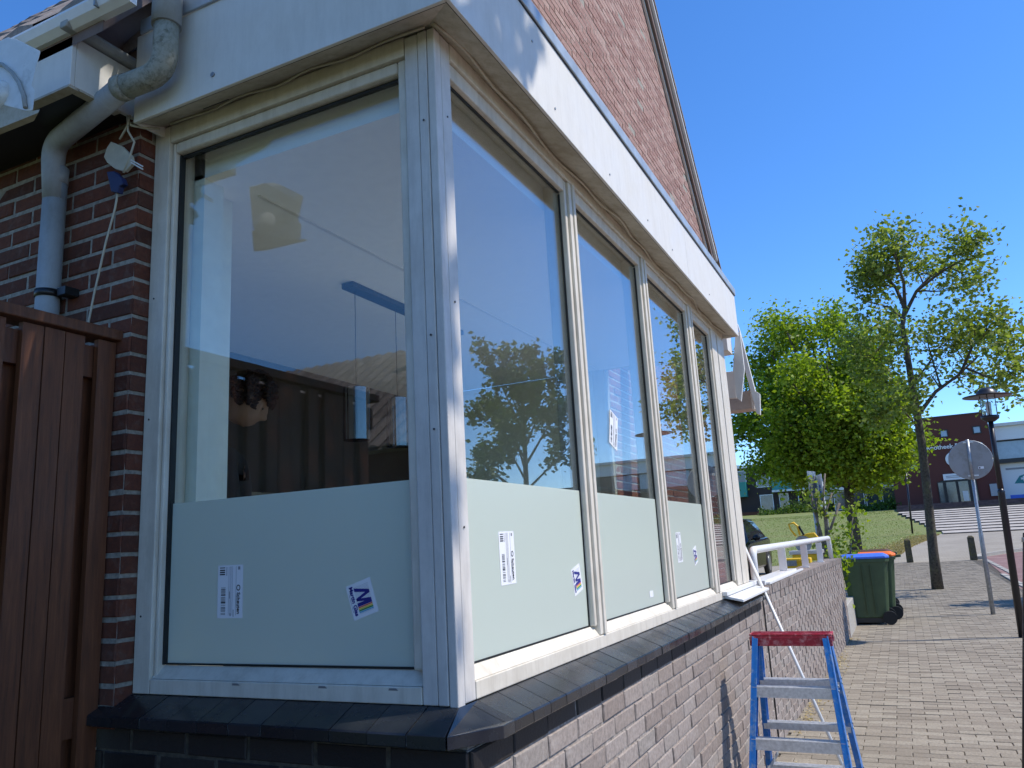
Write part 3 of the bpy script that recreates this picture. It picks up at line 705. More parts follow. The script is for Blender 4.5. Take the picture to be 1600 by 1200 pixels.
# hanging fitting with cable
hf = thing('hanging_cable_fitting', 'cream bracket plate and navy plug hanging on a cable beside the window', 'cable fitting')
def hp(u, v, y=-.10): return at(u, v, y)
MB().tube([hp(203, 180), hp(200, 195), hp(187, 218)], .0035, 6).build('cable', M['cream'], hf)
MB().tube([hp(199, 180), hp(200, 205), hp(210, 222), hp(203, 245), hp(193, 270)], .0035, 6).build('cable', M['cream'], hf)
b_ = MB(); b_.prism([hp(173, 221), hp(190, 228), hp(205, 243), hp(207, 255), hp(195, 268), hp(180, 264), hp(167, 254), hp(162, 245), hp(167, 230)], (0, .012, 0)); b_.build('plate', M['cream'], hf, bevel=.002)
for d in (0, 4): MB().bar(hp(205, 250 + d), hp(223, 260 + d * 1.1), .004, .004).build('pin', M['white_plastic'], hf)
b_ = MB(); b_.prism([hp(166, 268, -.11), hp(178, 267, -.11), hp(190, 278, -.11), hp(193, 287, -.11), hp(186, 291, -.11), hp(184, 301, -.11), hp(173, 299, -.11)], (0, .02, 0)); b_.build('plug', M['navy'], hf, bevel=.003)
MB().tube([hp(184, 300), hp(180, 325), hp(165, 380), hp(155, 425), hp(148, 455), hp(139, 500), hp(137, 520)], .0035, 6).build('cable', M['cream'], hf)
MB().tube([(-1.13, -.09, 2.90), (-1.11, -.10, 2.878), (-1.075, -.075, 2.87), (-1.06, -.03, 2.885)], .004, 6).build('cable', M['cream'], hf)

# ------------------------------------------------------------------ wooden fence
fe = thing('wooden_fence', 'red-brown stained wooden board fence at the left edge', 'fence')
FX = -1.19
MB().box(FX - .06, FX + .035, -1.25, -.055, 2.155, 2.19).build('cap_rail', M['fence'], fe, bevel=.004)
MB().box(FX - .035, FX - .008, -1.25, -.075, 2.03, 2.13).build('rail', M['fence'], fe)
MB().box(FX - .035, FX - .008, -1.25, -.075, .98, 1.09).build('rail', M['fence'], fe)
def board_mesh(wd):
    b = MB(); b.box(0, .02, 0, wd, 0, 1.0); return b.mesh('board', M['fence'])
bmesh_ = {w_: board_mesh(w_) for w_ in (.062, .078, .07)}
y = -.062; pat = [(.062, 0), ('g', .04), (.062, 0), (.0635, 0), (.068, 0), ('g', .045)]; i = 0
ylist = []
while y > -1.2:
    p = pat[i % 6]; i += 1
    if p[0] == 'g':
        y -= p[1]; continue
    y -= .066; o = link('board', bmesh_[.062], fe, (FX - .006 + random.gauss(0, .0012), y, .0)); o.scale = (1, 1, 2.15); 
b_ = MB(); b_.box(FX - .056, FX - .037, -1.25, -.08, .0, 2.12); b_.build('back_boards', M['fence'], fe)

# ------------------------------------------------------------------ room behind the glass
def S(name, bx, mt): return MB().box(*bx).build(name, M[mt], kind='structure')
S('room_ceiling', (-2.66, -.112, .112, 3.948, 2.75, 2.895), 'int_ceiling')
S('room_floor', (-2.66, -.112, .112, 3.948, .40, .45), 'floor_wood')
S('room_back_wall', (-2.72, -2.662, .06, 4.0, .4, 2.85), 'int_dark')
S('room_side_wall', (-2.66, -1.06, .20, .30, .45, 2.749), 'int_wall')
S('room_end_wall', (-2.66, -1.002, 3.955, 4.05, .45, 2.749), 'int_wall')
S('room_parapet', (-1.0, -.112, .112, .13, .45, 1.08), 'int_wall')
S('room_parapet_side', (-.13, -.112, .132, 3.94, .45, 1.08), 'int_wall')
S('room_parapet_end', (-1.0, -.132, 3.90, 3.948, .45, 1.08), 'int_wall')
MB().box(-1.118, -1.0, .112, .199, .4, 2.9).build('room_reveal', M['int_wall'], kind='structure')
MB().box(-.948, -.934, .31, 3.94, 2.744, 2.7495).build('ceiling_seam', M['clean_white'], kind='structure')
cb = thing('sideboard', 'beige slatted cupboard standing low against the dark back wall of the room', 'cupboard', (-2.6, 2.2, .45))
M['beige'] = plain('beige_wood', (.22, .19, .14), .6, var=.1)
MB().box(0, .34, -.85, .85, 0, 1.38).build('carcass', M['beige'], cb, bevel=.004)
for i in range(14): MB().box(.341, .352, -.84 + i * .121, -.735 + i * .121, .05, 1.35).build('slat', M['beige'], cb)
tbl = thing('bounce_table', 'unseen long white table added inside the windows to bounce sunlight onto the ceiling', 'table', (-.88, 2.1, .45))  # unseen table, added to throw sunlight up onto the room ceiling
MB().box(-.58, .60, -1.45, 1.75, .74, .77).build('tabletop', M['clean_white'], tbl, bevel=.003)
for sx in (-.52, .54):
    for sy in (-1.38, 1.68): MB().box(sx - .025, sx + .025, sy - .025, sy + .025, 0, .739).build('leg', M['clean_white'], tbl)
# pendant lamp
pe = thing('pendant_lamp', 'black ceiling bar with smoked glass cylinder shades hanging in the room', 'pendant lamp', (-1.26, 1.3, 2.75))
MB().box(-.035, .035, -.06, 1.03, -.03, -.001).build('ceiling_bar', M['black'], pe, bevel=.003)
M['smoke'] = plain('smoked_chrome_glass', (.16, .165, .17), .10, .95, 0, bmp=0)
b_ = MB(); sg = 44; vs = []; fs = []; jr = [random.uniform(.060, .0635) for _ in range(44)]
for z in (0, -.25):
    for k in range(sg):
        t = 2 * math.pi * k / sg; r_ = jr[k]; vs.append((r_ * math.cos(t), r_ * math.sin(t), z))
for k in range(sg): fs.append((k, (k + 1) % sg, sg + (k + 1) % sg, sg + k))
b_.add(vs, fs); b_.add([(.06 * math.cos(2 * math.pi * k / 20), .06 * math.sin(2 * math.pi * k / 20), -.001) for k in range(20)], [tuple(range(20))]); shade = b_.mesh('shade', M['smoke'])
for i, y in enumerate((.0, .35, .72)):
    MB().cyl((0, y, -.03), (0, y, -.52), .0018, 6).build('wire', M['black'], pe); link('shade', shade, pe, (0, y, -.52))

# person inside, head bent
def person():
    P0 = Vector((-1.80, .98, .45))
    root = thing('person', 'dark-haired person in black top standing inside the room looking down at a phone', 'person', P0)
    M['skin'] = plain('skin', (.22, .12, .08), .5, var=.05, bmp=.02); M['hair'] = plain('black_hair', (.008, .006, .005), .95, bmp=0, spec=.1)
    M['cloth'] = plain('black_cloth', (.012, .012, .014), .9); M['jeans'] = plain('dark_trousers', (.02, .022, .03), .9)
    def skin(name, vs, es, mt, sub=2, rootv=0):
        me = bpy.data.meshes.new(name); me.from_pydata([v[:3] for v in vs], es, []); me.materials.append(mt)
        o = bpy.data.objects.new(name, me); COL.objects.link(o); o.parent = root
        o.modifiers.new('skin', 'SKIN'); me.skin_vertices or None
        for i, v in enumerate(vs):
            r_ = v[3]; me.skin_vertices[0].data[i].radius = (r_, r_ if len(v) < 5 else v[4]); me.skin_vertices[0].data[i].use_root = (i == rootv)
        o.modifiers['skin'].use_smooth_shade = True
        s_ = o.modifiers.new('sub', 'SUBSURF'); s_.levels = sub; s_.render_levels = sub; return o
    # facing +X
    body = [(0, 0, .95, .13), (0, 0, 1.15, .12), (.01, 0, 1.35, .14), (.01, 0, 1.48, .10), (.03, 0, 1.57, .055), (.07, 0, 1.66, .06),
            (0, .10, .90, .085), (.02, .11, .48, .055), (0, .11, .08, .04), (.14, .12, .03, .035), (0, -.10, .90, .085), (.02, -.11, .48, .055), (0, -.11, .08, .04), (.14, -.12, .03, .035),
            (.0, .19, 1.44, .055), (.04, .23, 1.17, .042), (.27, .12, 1.20, .030), (.34, .09, 1.24, .032), (.0, -.19, 1.44, .055), (.04, -.23, 1.17, .042), (.27, -.10, 1.22, .030), (.34, -.06, 1.25, .032)]
    ed = [(0, 1), (1, 2), (2, 3), (3, 4), (4, 5), (0, 6), (6, 7), (7, 8), (8, 9), (0, 10), (10, 11), (11, 12), (12, 13), (3, 14), (14, 15), (15, 16), (16, 17), (3, 18), (18, 19), (19, 20), (20, 21)]
    nb = len(body)
    for sgn, hv in ((1, 17), (-1, 21)):
        hx, hy, hz = body[hv][:3]
        for q, (dy, ln) in enumerate(((-.03, .055), (-.01, .065), (.01, .06), (.03, .05))):
            a = (hx + .035, hy + dy, hz, .010); b = (hx + .035 + ln * .6, hy + dy * 1.1, hz + .004, .009); c = (hx + .03 + ln * .9, hy + dy, hz + .026, .008)
            i0 = len(body); body += [a, b, c]; ed += [(hv, i0), (i0, i0 + 1), (i0 + 1, i0 + 2)]
        i0 = len(body); body += [(hx + .02, hy - sgn * .045, hz + .012, .011), (hx + .045, hy - sgn * .05, hz + .035, .009)]; ed += [(hv, i0), (i0, i0 + 1)]
    bo = skin('body_skin', body, ed, M['skin'])
    # head as displaced sphere, tilted down
    me = bpy.data.meshes.new('head'); b = bmesh.new(); bmesh.ops.create_uvsphere(b, u_segments=40, v_segments=28, radius=1)
    def g(p, c, s): return math.exp(-((p.x - c[0]) ** 2 + (p.y - c[1]) ** 2 + (p.z - c[2]) ** 2) / (s * s))
    for v in b.verts:
        p = v.co.copy(); q = Vector((p.x * .098, p.y * .076, p.z * .122))
        if p.z < 0: q.y *= 1 - .28 * p.z ** 2; q.x += .012 * (-p.z) * max(0, p.x)
        q.x += .030 * g(p, (1, 0, -.15), .17) + .012 * g(p, (.95, 0, .12), .15) + .010 * g(p, (.85, 0, -.52), .2) + .012 * g(p, (.7, 0, -.85), .25)
        for s in (1, -1): q.x -= .013 * g(p, (.9, s * .38, .08), .18); q.y += s * .014 * g(p, (-.05, s, -.05), .2)
        q.x -= .006 * g(p, (.9, 0, -.38), .12); v.co = q
    b.to_mesh(me); b.free(); me.materials.append(M['skin']); me.polygons.foreach_set('use_smooth', [True] * len(me.polygons))
    hm = Matrix.Translation((.115, 0, 1.745)) @ Matrix.Rotation(R(38), 4, 'Y') 
    dg = bpy.context.evaluated_depsgraph_get(); bme = bpy.data.meshes.new_from_object(bo.evaluated_get(dg)); me.transform(hm)
    bm = bmesh.new(); bm.from_mesh(bme); bm.from_mesh(me); bpy.data.objects.remove(bo)
    nm = bpy.data.meshes.new('body'); bm.to_mesh(nm); bm.free(); nm.materials.append(M['skin'])
    o = link('body', nm, root); r_ = o.modifiers.new('join', 'REMESH'); r_.mode = 'VOXEL'; r_.voxel_size = .006; r_.use_smooth_shade = True
    hb = MB(); rr = random.Random(3)
    for i in range(330):
        a = rr.uniform(0, 2 * math.pi); e = math.acos(rr.uniform(-.35, 1)); p = Vector((math.sin(e) * math.cos(a), math.sin(e) * math.sin(a), math.cos(e)))
        if p.x > .45 and p.z < .30: continue
        c = Vector((p.x * .108 - .004, p.y * .088, p.z * .132 + .008)); c = hm @ c; tw = rr.uniform(0, 6)
        pts = [c + Vector((math.cos(tw + t * 1.4), math.sin(tw + t * 1.4), math.sin(tw * 2 + t))) * .009 + (hm.to_3x3() @ p) * (.004 * t) for t in range(5)]
        hb.tube(pts, [.013, .012, .010, .008, .004], 5)
    hb.build('hair', M['hair'], root)
    for s in (1, -1):
        c = hm @ Vector((.083, s * .030, .012)); MB().sph(c + Vector((-.004, 0, 0)), .006, 10, 6).build('eye', M['black'], root)
    skin('shirt', [(0, 0, .93, .145), (0, 0, 1.15, .137), (.01, 0, 1.35, .157), (.01, 0, 1.49, .112), (.02, 0, 1.54, .07), (0, .19, 1.44, .068), (.04, .235, 1.2, .057), (0, -.19, 1.44, .068), (.04, -.235, 1.2, .057), (.12, .2, 1.18, .05), (.12, -.2, 1.19, .05)],
         [(0, 1), (1, 2), (2, 3), (3, 4), (3, 5), (5, 6), (3, 7), (7, 8), (6, 9), (8, 10)], M['cloth'])
    skin('trousers', [(0, 0, .96, .14), (0, .10, .88, .098), (.02, .11, .48, .068), (0, .11, .12, .056), (0, -.10, .88, .098), (.02, -.11, .48, .068), (0, -.11, .12, .056)], [(0, 1), (1, 2), (2, 3), (0, 4), (4, 5), (5, 6)], M['jeans'])
    for s in (1, -1): MB().sph((.06, s * .115, .035), (.14, .05, .045), 14, 8).build('shoe', M['black'], root)
    root.rotation_euler = (0, 0, R(48)); return root
person()
ph = MB().box(-.045, .045, -.08, .08, -.006, .006).build('phone', M['black'], bevel=.003); ph.location = (-1.50, 1.23, 1.72); ph.rotation_euler = (R(10), R(-30), 0)
tag(ph, 'black phone held by the person inside the room', 'phone')

# ------------------------------------------------------------------ stickers
def sticker_schuten(M4, lab, group, s=1.0, brand='Scheuten'):
    t = thing('glass_label', lab, 'label sticker', (0, 0, 0), group); t.matrix_world = M4
    MB().box(0, .098 * s, 0, .150, -.0004, .0).build('paper', M['sticker'], t)
    bars = [None, MB()]; rr = random.Random(5)
    for x0, x1, z0, z1 in ((.008, .028, .122, .144), (.014, .031, .010, .088)):
        z = z0; bars[0] = MB()
        while z < z1: h = rr.choice((.0012, .002, .0035)); bars[0].box(x0, x1, z, min(z + h, z1), 0, .0005); z += h + rr.choice((.0015, .0025, .004))
        bars[0].build('barcode', M['ink'], t)
    for x in (.043, .048, .052, .057, .071): bars[1].box(x, x + .0009, .008, .146, 0, .0004)
    bars[1].box(.034, .036, .12, .145, 0, .0004); bars[1].box(.061, .0635, .004, .024, 0, .0005); bars[1].box(.046, .0475, .055, .075, 0, .0005); bars[1].box(.079, .087, .136, .145, 0, .0005); bars[1].box(.049, .053, .006, .014, 0, .0005)
    bars[1].build('fine_print', M['ink_grey'], t)
    ring = MB(); vs = []; n_ = 24
    for r_ in (.0085, .0055):
        for k in range(n_): a = 2 * math.pi * k / n_; vs.append((.081 + r_ * .9 * math.cos(a), .085 + r_ * math.sin(a), .0005))
    ring.add(vs, [(k, (k + 1) % n_, n_ + (k + 1) % n_, n_ + k) for k in range(n_)]); ring.build('ring_logo', M['ink'], t)
    text('lettering', brand, .0165, M['ink'], t, Matrix.Translation((.0765, .072, .0004)) @ Matrix.Rotation(R(-90), 4, 'Z'), bold=.0003)
    text('lettering', 'glass made to inspire', .0042, M['ink_grey'], t, Matrix.Translation((.0725, .066, .0004)) @ Matrix.Rotation(R(-90), 4, 'Z'))
    return t
def face_left(x, z, rot=0): # sticker frame on left pane: local x -> +X, local y -> +Z, normal -> -Y
    return Matrix.Translation((x, GD - .0016, z)) @ Matrix(((1, 0, 0, 0), (0, 0, -1, 0), (0, 1, 0, 0), (0, 0, 0, 1))) @ Matrix.Rotation(R(rot), 4, 'Z')
def face_right(y, z, rot=0, x=-.034 + .0016): # local x -> +Y, local y -> +Z, normal -> +X
    return Matrix.Translation((x, y, z)) @ Matrix(((0, 0, 1, 0), (1, 0, 0, 0), (0, 1, 0, 0), (0, 0, 0, 1))) @ Matrix.Rotation(R(rot), 4, 'Z')
def martin(M4, lab):
    t = thing('logo_sticker', lab, 'logo sticker', (0, 0, 0), 'square logo stickers on the frosted glass'); t.matrix_world = M4
    W_, H_ = .083, .092
    MB().box(0, W_, 0, H_, -.0004, 0).build('paper', M['sticker'], t)
    # in the sticker's own reading frame: reading direction is local -Y (turned 90 degrees)
    ln = MB()
    for i in range(22): ln.box(.024, .072, .011 + i * .0033, .0114 + i * .0033, 0, .0004)
    ln.build('fine_lines', M['ink_grey'], t)
    mm = MB(); yy0, yy1 = .082, .012
    P_ = lambda u, v: (.024 + v * .048, .080 - u * .068, .0006)   # u along reading, v up
    mm.add([P_(*q) for q in ((0, 0), (.17, 0), (.32, .55), (.32, .55), (.17, 1.0), (.17, 1))][:3] + [P_(.17, 1)], [(0, 1, 2, 3)])
    mm = MB(); mm.add([P_(0, 0), P_(.14, 0), P_(.36, .98), P_(.24, .98)], [(0, 1, 2, 3)]); mm.add([P_(.24, .98), P_(.36, .98), P_(.52, .0), P_(.42, .0)], [(0, 1, 2, 3)])
    mm.add([P_(.42, 0), P_(.52, .0), P_(.60, .5), P_(.60, .98), P_(.56, .98)], [(0, 1, 2, 3, 4)]); mm.add([P_(.60, 0), P_(.74, 0), P_(.74, .98), P_(.60, .98)], [(0, 1, 2, 3)])
    mm.build('letter_mark', M['ink_blue'], t)
    for i, c in enumerate(('pr_red', 'pr_yel', 'pr_grn', 'pr_cy')):
        u = .75 + i * .062; q = MB(); q.add([P_(u, 0), P_(u + .05, 0), P_(u + .05, .98), P_(u, .98)], [(0, 1, 2, 3)]); q.build('colour_bar', M[c], t)
    text('lettering', 'Martin Glas', .0165, M['ink_blue'], t, Matrix.Translation((.0095, .0865, .0005)) @ Matrix.Rotation(R(-90), 4, 'Z'), bold=.0006)
    MB().box(.0045, .0055, .02, .07, 0, .0004).build('fine_print', M['ink_grey'], t)
    return t
G1 = 'tall white barcode labels on the panes'
def lbl(mw, lab): return sticker_schuten(mw, lab, G1)
lbl(face_left(-.826, 1.287, 0), 'white barcode label on the wide shaded frosted pane')
lbl(face_right(.317, 1.339, 1), 'white barcode label on the sunlit frosted pane nearest the corner post')
lbl(face_right(2.288, 1.324, 1), 'white barcode label low on the frosted part of the third sunlit pane')
lbl(face_right(1.36, 1.846, -17), 'white barcode label stuck high on clear glass above the frosting')
martin(face_left(-.335, 1.275, 17), 'square blue and rainbow logo sticker on the wide shaded pane')
martin(face_right(.868, 1.268, 14), 'square blue and rainbow logo sticker on the first sunlit pane')
martin(face_right(2.638, 1.294, 14), 'square blue and rainbow logo sticker on the third sunlit pane')
o = MB().box(-.0325, -.0318, 1.745, 1.80, 1.197, 1.224).build('paper_tab', M['sticker']); tag(o, 'tiny blank white paper tab low on the second frosted sunlit pane', 'paper tab')

# ------------------------------------------------------------------ porch canopy beyond the bay
pc = thing('porch_canopy', 'white boarded porch canopy with pointed boards beyond the window', 'porch canopy')
A_ = lambda u, v, Y=5.0: at(u, v, Y)
def plate(name, pts, ext, mt='fascia', Y=5.0): b = MB(); b.prism([A_(*p, Y) for p in pts], ext); return b.build(name, M[mt], pc, bevel=.003)
plate('pointed_board', [(1149, 519), (1156, 519), (1163, 576), (1158, 627), (1151, 622), (1145, 580)], (0, .03, 0), Y=4.6)
plate('barge_board', [(1152, 505), (1156, 517), (1180, 611), (1187, 615), (1188, 648), (1182, 646), (1163, 575)], (0, .04, 0), Y=4.8)
plate('front_board', [(1060, 588), (1146, 580), (1151, 622), (1060, 627)], (0, .03, 0), 'fascia', 4.75)
M['pinkish'] = plain('pink_beige_board', (.42, .34, .29), .8)
b_ = MB(); b_.box(-.9, .035, 4.85, 5.02, 2.45, 2.60); b_.build('ceiling_box', M['pinkish'], pc)
b_ = MB(); b_.box(-.9, -.03, 4.4, 4.6, 2.86, 3.0); b_.build('top_box', M['fascia'], pc)
MB().box(.036, .055, 4.842, 5.03, 2.445, 2.61).build('side_board', M['fascia'], pc)
wl = thing('wall_lamp', 'black and white wall lamp on the brick wall seen through the far pane', 'wall lamp', (-.9, 7.5, 2.3))
MB().box(.0, .05, -.09, -.03, -.14, .14).build('bracket', M['black'], wl); MB().cyl((.09, .03, -.12), (.09, .03, .12), .06, 14).build('lamp_shade', M['white_plastic'], wl); MB().box(.0, .16, -.09, .1, .121, .14).build('cap', M['black'], wl)

# ------------------------------------------------------------------ railing, strip, white stick
ra = thing('white_railing', 'white tubular metal railing on top of the parapet wall', 'railing')
rx = lambda y: fx(y) - .11
top = 1.325
pts = arcpts([(rx(4.72), 4.72, 1.05), (rx(4.72), 4.72, top), (rx(10.2), 10.2, top + .02), (rx(10.25), 10.25, 1.06)], .07, 6)
MB().tube(pts, .03, 14).build('top_rail', M['clean_white'], ra)
for y in (6.1, 7.6, 9.0):
    MB().box(rx(y) - .034, rx(y) + .034, y - .008, y + .008, 1.07, top - .02).build('baluster', M['clean_white'], ra)
    MB().box(rx(y) - .04, rx(y) + .04, y - .045, y + .045, 1.0635, 1.07).build('foot_plate', M['clean_white'], ra)
o = MB().box(fx(5) - .16, fx(5) - .03, 4.6, 6.6, 1.066, 1.10); o.box(fx(5) - .03, fx(5) + .0, 4.65, 6.9, 1.067, 1.085)
tag(o.build('loose_trim_board', M['clean_white'], bevel=.003), 'long white trim board lying on top of the parapet wall under the railing', 'trim board')
o = MB().tube([(.055, 3.62, 1.36), (.30, 3.95, .02)], .014, 8)
stick = MB().tube([at(1160, 848, 4.12), Vector((.50, 3.69, .012))], .011, 10).build('white_pole', M['clean_white']); tag(stick, 'thin white pole leaning against the far end of the window sill', 'pole')
o = MB().tube([(fx(4.3) + .006, 4.3, z / 10) for z in range(0, 11)], .006, 6).build('black_cable', M['black']); tag(o, 'black cable running down the joint between the two brick walls', 'cable')

# ------------------------------------------------------------------ step ladder
def ladder():
    cz = .94; x0, x1 = .222, .60; yc = 2.70
    t = thing('step_ladder', 'blue step ladder with red top and aluminium treads on the pavement', 'step ladder', (0, 0, 0))
    b = MB(); b.box(x0 - .012, x1 + .012, yc - .055, yc + .06, cz - .012, cz); b.box(x0 - .012, x1 + .012, yc - .058, yc - .050, cz - .06, cz - .0125); b.box(x0 - .012, x1 + .012, yc + .052, yc + .06, cz - .05, cz - .0125)
    b.build('top_cap', M['red'], t, bevel=.004)
    for i in range(5): MB().box(x0, x1, yc - .045 + i * .02, yc - .040 + i * .02, cz + .0003, cz + .002).build('cap_rib', M['red'], t)
    sp = .34
    for sgn in (-1, 1):
        ls = 0
        for sx in (-1, 1):
            xt = x0 + .008 if sx < 0 else x1 - .008; xb = xt + sx * .075
            a = Vector((xt, yc + sgn * .04, cz - .02)); c = Vector((xb, yc + sgn * sp, .005)); d = c - a
            b = MB()
            b.bar(a, c, .064, .006, up=(1, 0, 0)); 
            e = Vector((sx * -.012, 0, 0)); b.bar(a + e + Vector((0, .030, 0)), c + e + Vector((0, .030, 0)), .005, .026, up=(1, 0, 0)); b.bar(a + e - Vector((0, .030, 0)), c + e - Vector((0, .030, 0)), .005, .026, up=(1, 0, 0))
            b.build('side_rail', M['blue'], t, bevel=.001)
            MB().box(c.x - .02, c.x + .02, c.y - .03, c.y + .03, 0, .03).build('foot', M['black'], t)
            for k in range(3):
                f = (k + 1) / 4 + .0; p = a + d * f
                for q in (-.012, .012): MB().cyl((p.x + sx * .004, p.y + .0, p.z + q), (p.x + sx * .009, p.y, p.z + q), .006, 8).build('rivet', M['galv'], t)
        for k in range(3):
            f = (k + 1) * .225 / .9 + .0; zc = cz - .02 - f * (cz - .025); yy = yc + sgn * (.04 + f * (sp - .04)); w0 = x0 + .012 - f * .075; w1 = x1 - .012 + f * .075
            b = MB(); h = .045 if sgn < 0 else .03; b.box(w0, w1, yy - .03, yy + .03, zc - .002, zc + .002)
            b.box(w0, w1, yy - .032, yy - .028, zc - h, zc + .004); b.box(w0, w1, yy + .028, yy + .032, zc - h * .6, zc + .004)
            for i in range(5): b.box(w0, w1, yy - .024 + i * .011, yy - .020 + i * .011, zc + .002, zc + .0045)
            b.build('tread', M['alu'], t)
    zs = .30
    MB().bar((x0 + .02, yc - .24, zs), (x0 + .02, yc + .24, zs), .004, .02).build('spreader', M['galv'], t); MB().bar((x1 - .02, yc - .24, zs), (x1 - .02, yc + .24, zs), .004, .02).build('spreader', M['galv'], t)
    return t
ladder()

# ------------------------------------------------------------------ bins
def wheelie(loc, rz, lid, lab):
    t = thing('wheelie_bin', lab, 'wheelie bin', loc, 'wheelie bins at the end of the wall')
    b = MB(); z0, z1 = .10, .98
    lo = [(-.22, -.25), (.22, -.25), (.24, -.18), (.24, .22), (.2, .26), (-.2, .26), (-.24, .22), (-.24, -.18)]; hi = [(x * 1.18, y_ * 1.35) for x, y_ in lo]
    n_ = 8; b.add([(x, y_, z0) for x, y_ in lo] + [(x, y_, z1) for x, y_ in hi], [tuple(range(8))[::-1], tuple(range(8, 16))] + [(i, (i + 1) % 8, 8 + (i + 1) % 8, 8 + i) for i in range(8)])
    b.build('bin_body', M['bin_green'], t, bevel=.012)
    for s in (-1, 1):
        MB().bar((s * .245, -.03, .16), (s * .284, -.03, .88), .012, .05).build('rib', M['bin_green'], t)
        MB().bar((s * .245, .09, .16), (s * .284, .09, .88), .012, .05).build('rib', M['bin_green'], t)
    rim = [(x * 1.06, y_ * 1.05) for x, y_ in hi]; b = MB(); b.add([(x, y_, z1 - .05) for x, y_ in rim] + [(x, y_, z1 + .002) for x, y_ in rim], [tuple(range(8))[::-1], tuple(range(8, 16))] + [(i, (i + 1) % 8, 8 + (i + 1) % 8, 8 + i) for i in range(8)]); b.build('rim', M['bin_green'], t, bevel=.006)
    l0 = [(x * 1.08, y_ * 1.07) for x, y_ in hi]; l1 = [(x * .85, y_ * .85) for x, y_ in hi]; b = MB()
    b.add([(x, y_, z1 + .004) for x, y_ in l0] + [(x, y_, z1 + .035) for x, y_ in l0] + [(x, y_, z1 + .075) for x, y_ in l1], [tuple(range(8))[::-1], tuple(range(16, 24))] + [(r_ * 8 + i, r_ * 8 + (i + 1) % 8, (r_ + 1) * 8 + (i + 1) % 8, (r_ + 1) * 8 + i) for r_ in (0, 1) for i in range(8)])
    b.build('lid', M[lid], t, bevel=.008)
    MB().cyl((-.2, .44, z1 - .0), (.2, .44, z1 - .0), .016, 10).build('handle', M['bin_green'], t)
    for s in (-1, 1): MB().bar((s * .2, .34, z1 - .01), (s * .2, .45, z1), .03, .03).build('handle_arm', M['bin_green'], t)
    for s in (-1, 1):
        MB().cyl((s * .245, .27, .10), (s * .30, .27, .10), .10, 20).build('wheel', M['rubber'], t); 
    MB().cyl((-.25, .27, .10), (.25, .27, .10), .012, 8).build('axle', M['galv'], t)
    for s in (-1, 1): MB().box(s * .18 - .03, s * .18 + .03, -.25, -.18, 0.0, .099).build('foot', M['black'], t)
    MB().box(-.235, .235, -.235, .2, .03, .098).build('base', M['black'], t)
    t.rotation_euler = (0, 0, rz); return t
wheelie((.37, 12.2, 0), R(-88), 'bin_blue', 'dark green wheelie bin with blue lid at the end of the wall')
wheelie((.46, 13.0, 0), R(-90), 'bin_orange', 'dark green wheelie bin with orange lid just behind the blue-lidded one')
wheelie((.40, 14.3, .01), R(-90), 'bin_brown', 'wheelie bin with brown lid, rearmost of the three')

# ------------------------------------------------------------------ trees
def leaves(name, mt, pts, size, parent, flat=.5, seed=1, kind='stuff'):
    """many leaf faces at the given points (numpy n x 3)"""
    rg = np.random.default_rng(seed); n = len(pts)
    a = rg.normal(size=(n, 3)); a[:, 2] *= flat; a /= np.linalg.norm(a, axis=1)[:, None]
    c = rg.normal(size=(n, 3)); c[:, 2] *= .6; b = np.cross(a, c); b /= np.linalg.norm(b, axis=1)[:, None]
    s = size * rg.uniform(.6, 1.3, (n, 1)); nrm = np.cross(a, b)
    P0 = pts - a * s * .5; P2 = pts + a * s * .5; P1 = pts + b * s * .33 + nrm * s * .12 - a * s * .05; P3 = pts - b * s * .33 + nrm * s * .12 - a * s * .05
    V = np.stack([P0, P1, P2, P3], 1).reshape(-1, 3)
    me = bpy.data.meshes.new(name); me.vertices.add(4 * n); me.vertices.foreach_set('co', V.ravel().astype(np.float32))
    me.loops.add(4 * n); me.loops.foreach_set('vertex_index', np.arange(4 * n, dtype=np.int32)); me.polygons.add(n)
    me.polygons.foreach_set('loop_start', np.arange(0, 4 * n, 4, dtype=np.int32)); me.polygons.foreach_set('loop_total', np.full(n, 4, dtype=np.int32)); me.update(); me.validate()
    me.materials.append(mt); o = link(name, me, parent)
    if kind: o['kind'] = kind
    return o
def grow(starts, rg, levels=3, spread=.8, ratio=.62, up=.15, nb=5, seg=4, wob=.12):
    """starts: list of (points, r0, r1). returns tubes and twig end points"""
    tubes = [(p, r0, r1) for p, r0, r1 in starts]; tips = []
    cur = [(p, r0, r1) for p, r0, r1 in starts]
    for lv in range(levels):
        nxt = []
        for p, r0, r1 in cur:
            L_ = sum((p[i + 1] - p[i]).length for i in range(len(p) - 1))
            for k in range(nb):
                t = .3 + .7 * (k + rg.random()) / nb; f = t * (len(p) - 1); i = min(int(f), len(p) - 2); q = p[i].lerp(p[i + 1], f - i); d = (p[i + 1] - p[i]).normalized()
                v = Vector((rg.gauss(0, 1), rg.gauss(0, 1), rg.gauss(0, .6))); v -= d * v.dot(d); v.normalize()
                dd = (d * (1 - spread * .5) + v * spread + Vector((0, 0, up))).normalized(); ln = L_ * ratio * rg.uniform(.6, 1.1) * (1.15 - .5 * t); pts = [q]
                for s in range(seg):
                    dd = (dd + Vector((rg.gauss(0, wob), rg.gauss(0, wob), rg.gauss(0, wob) + up * .1))).normalized(); pts.append(pts[-1] + dd * ln / seg)
                rr = (r0 + (r1 - r0) * t) * .6; nxt.append((pts, rr, rr * .35))
        tubes += nxt; cur = nxt
    for p, _, _ in cur: tips += [p[1], p[2], p[3], p[-1]]
    return tubes, tips
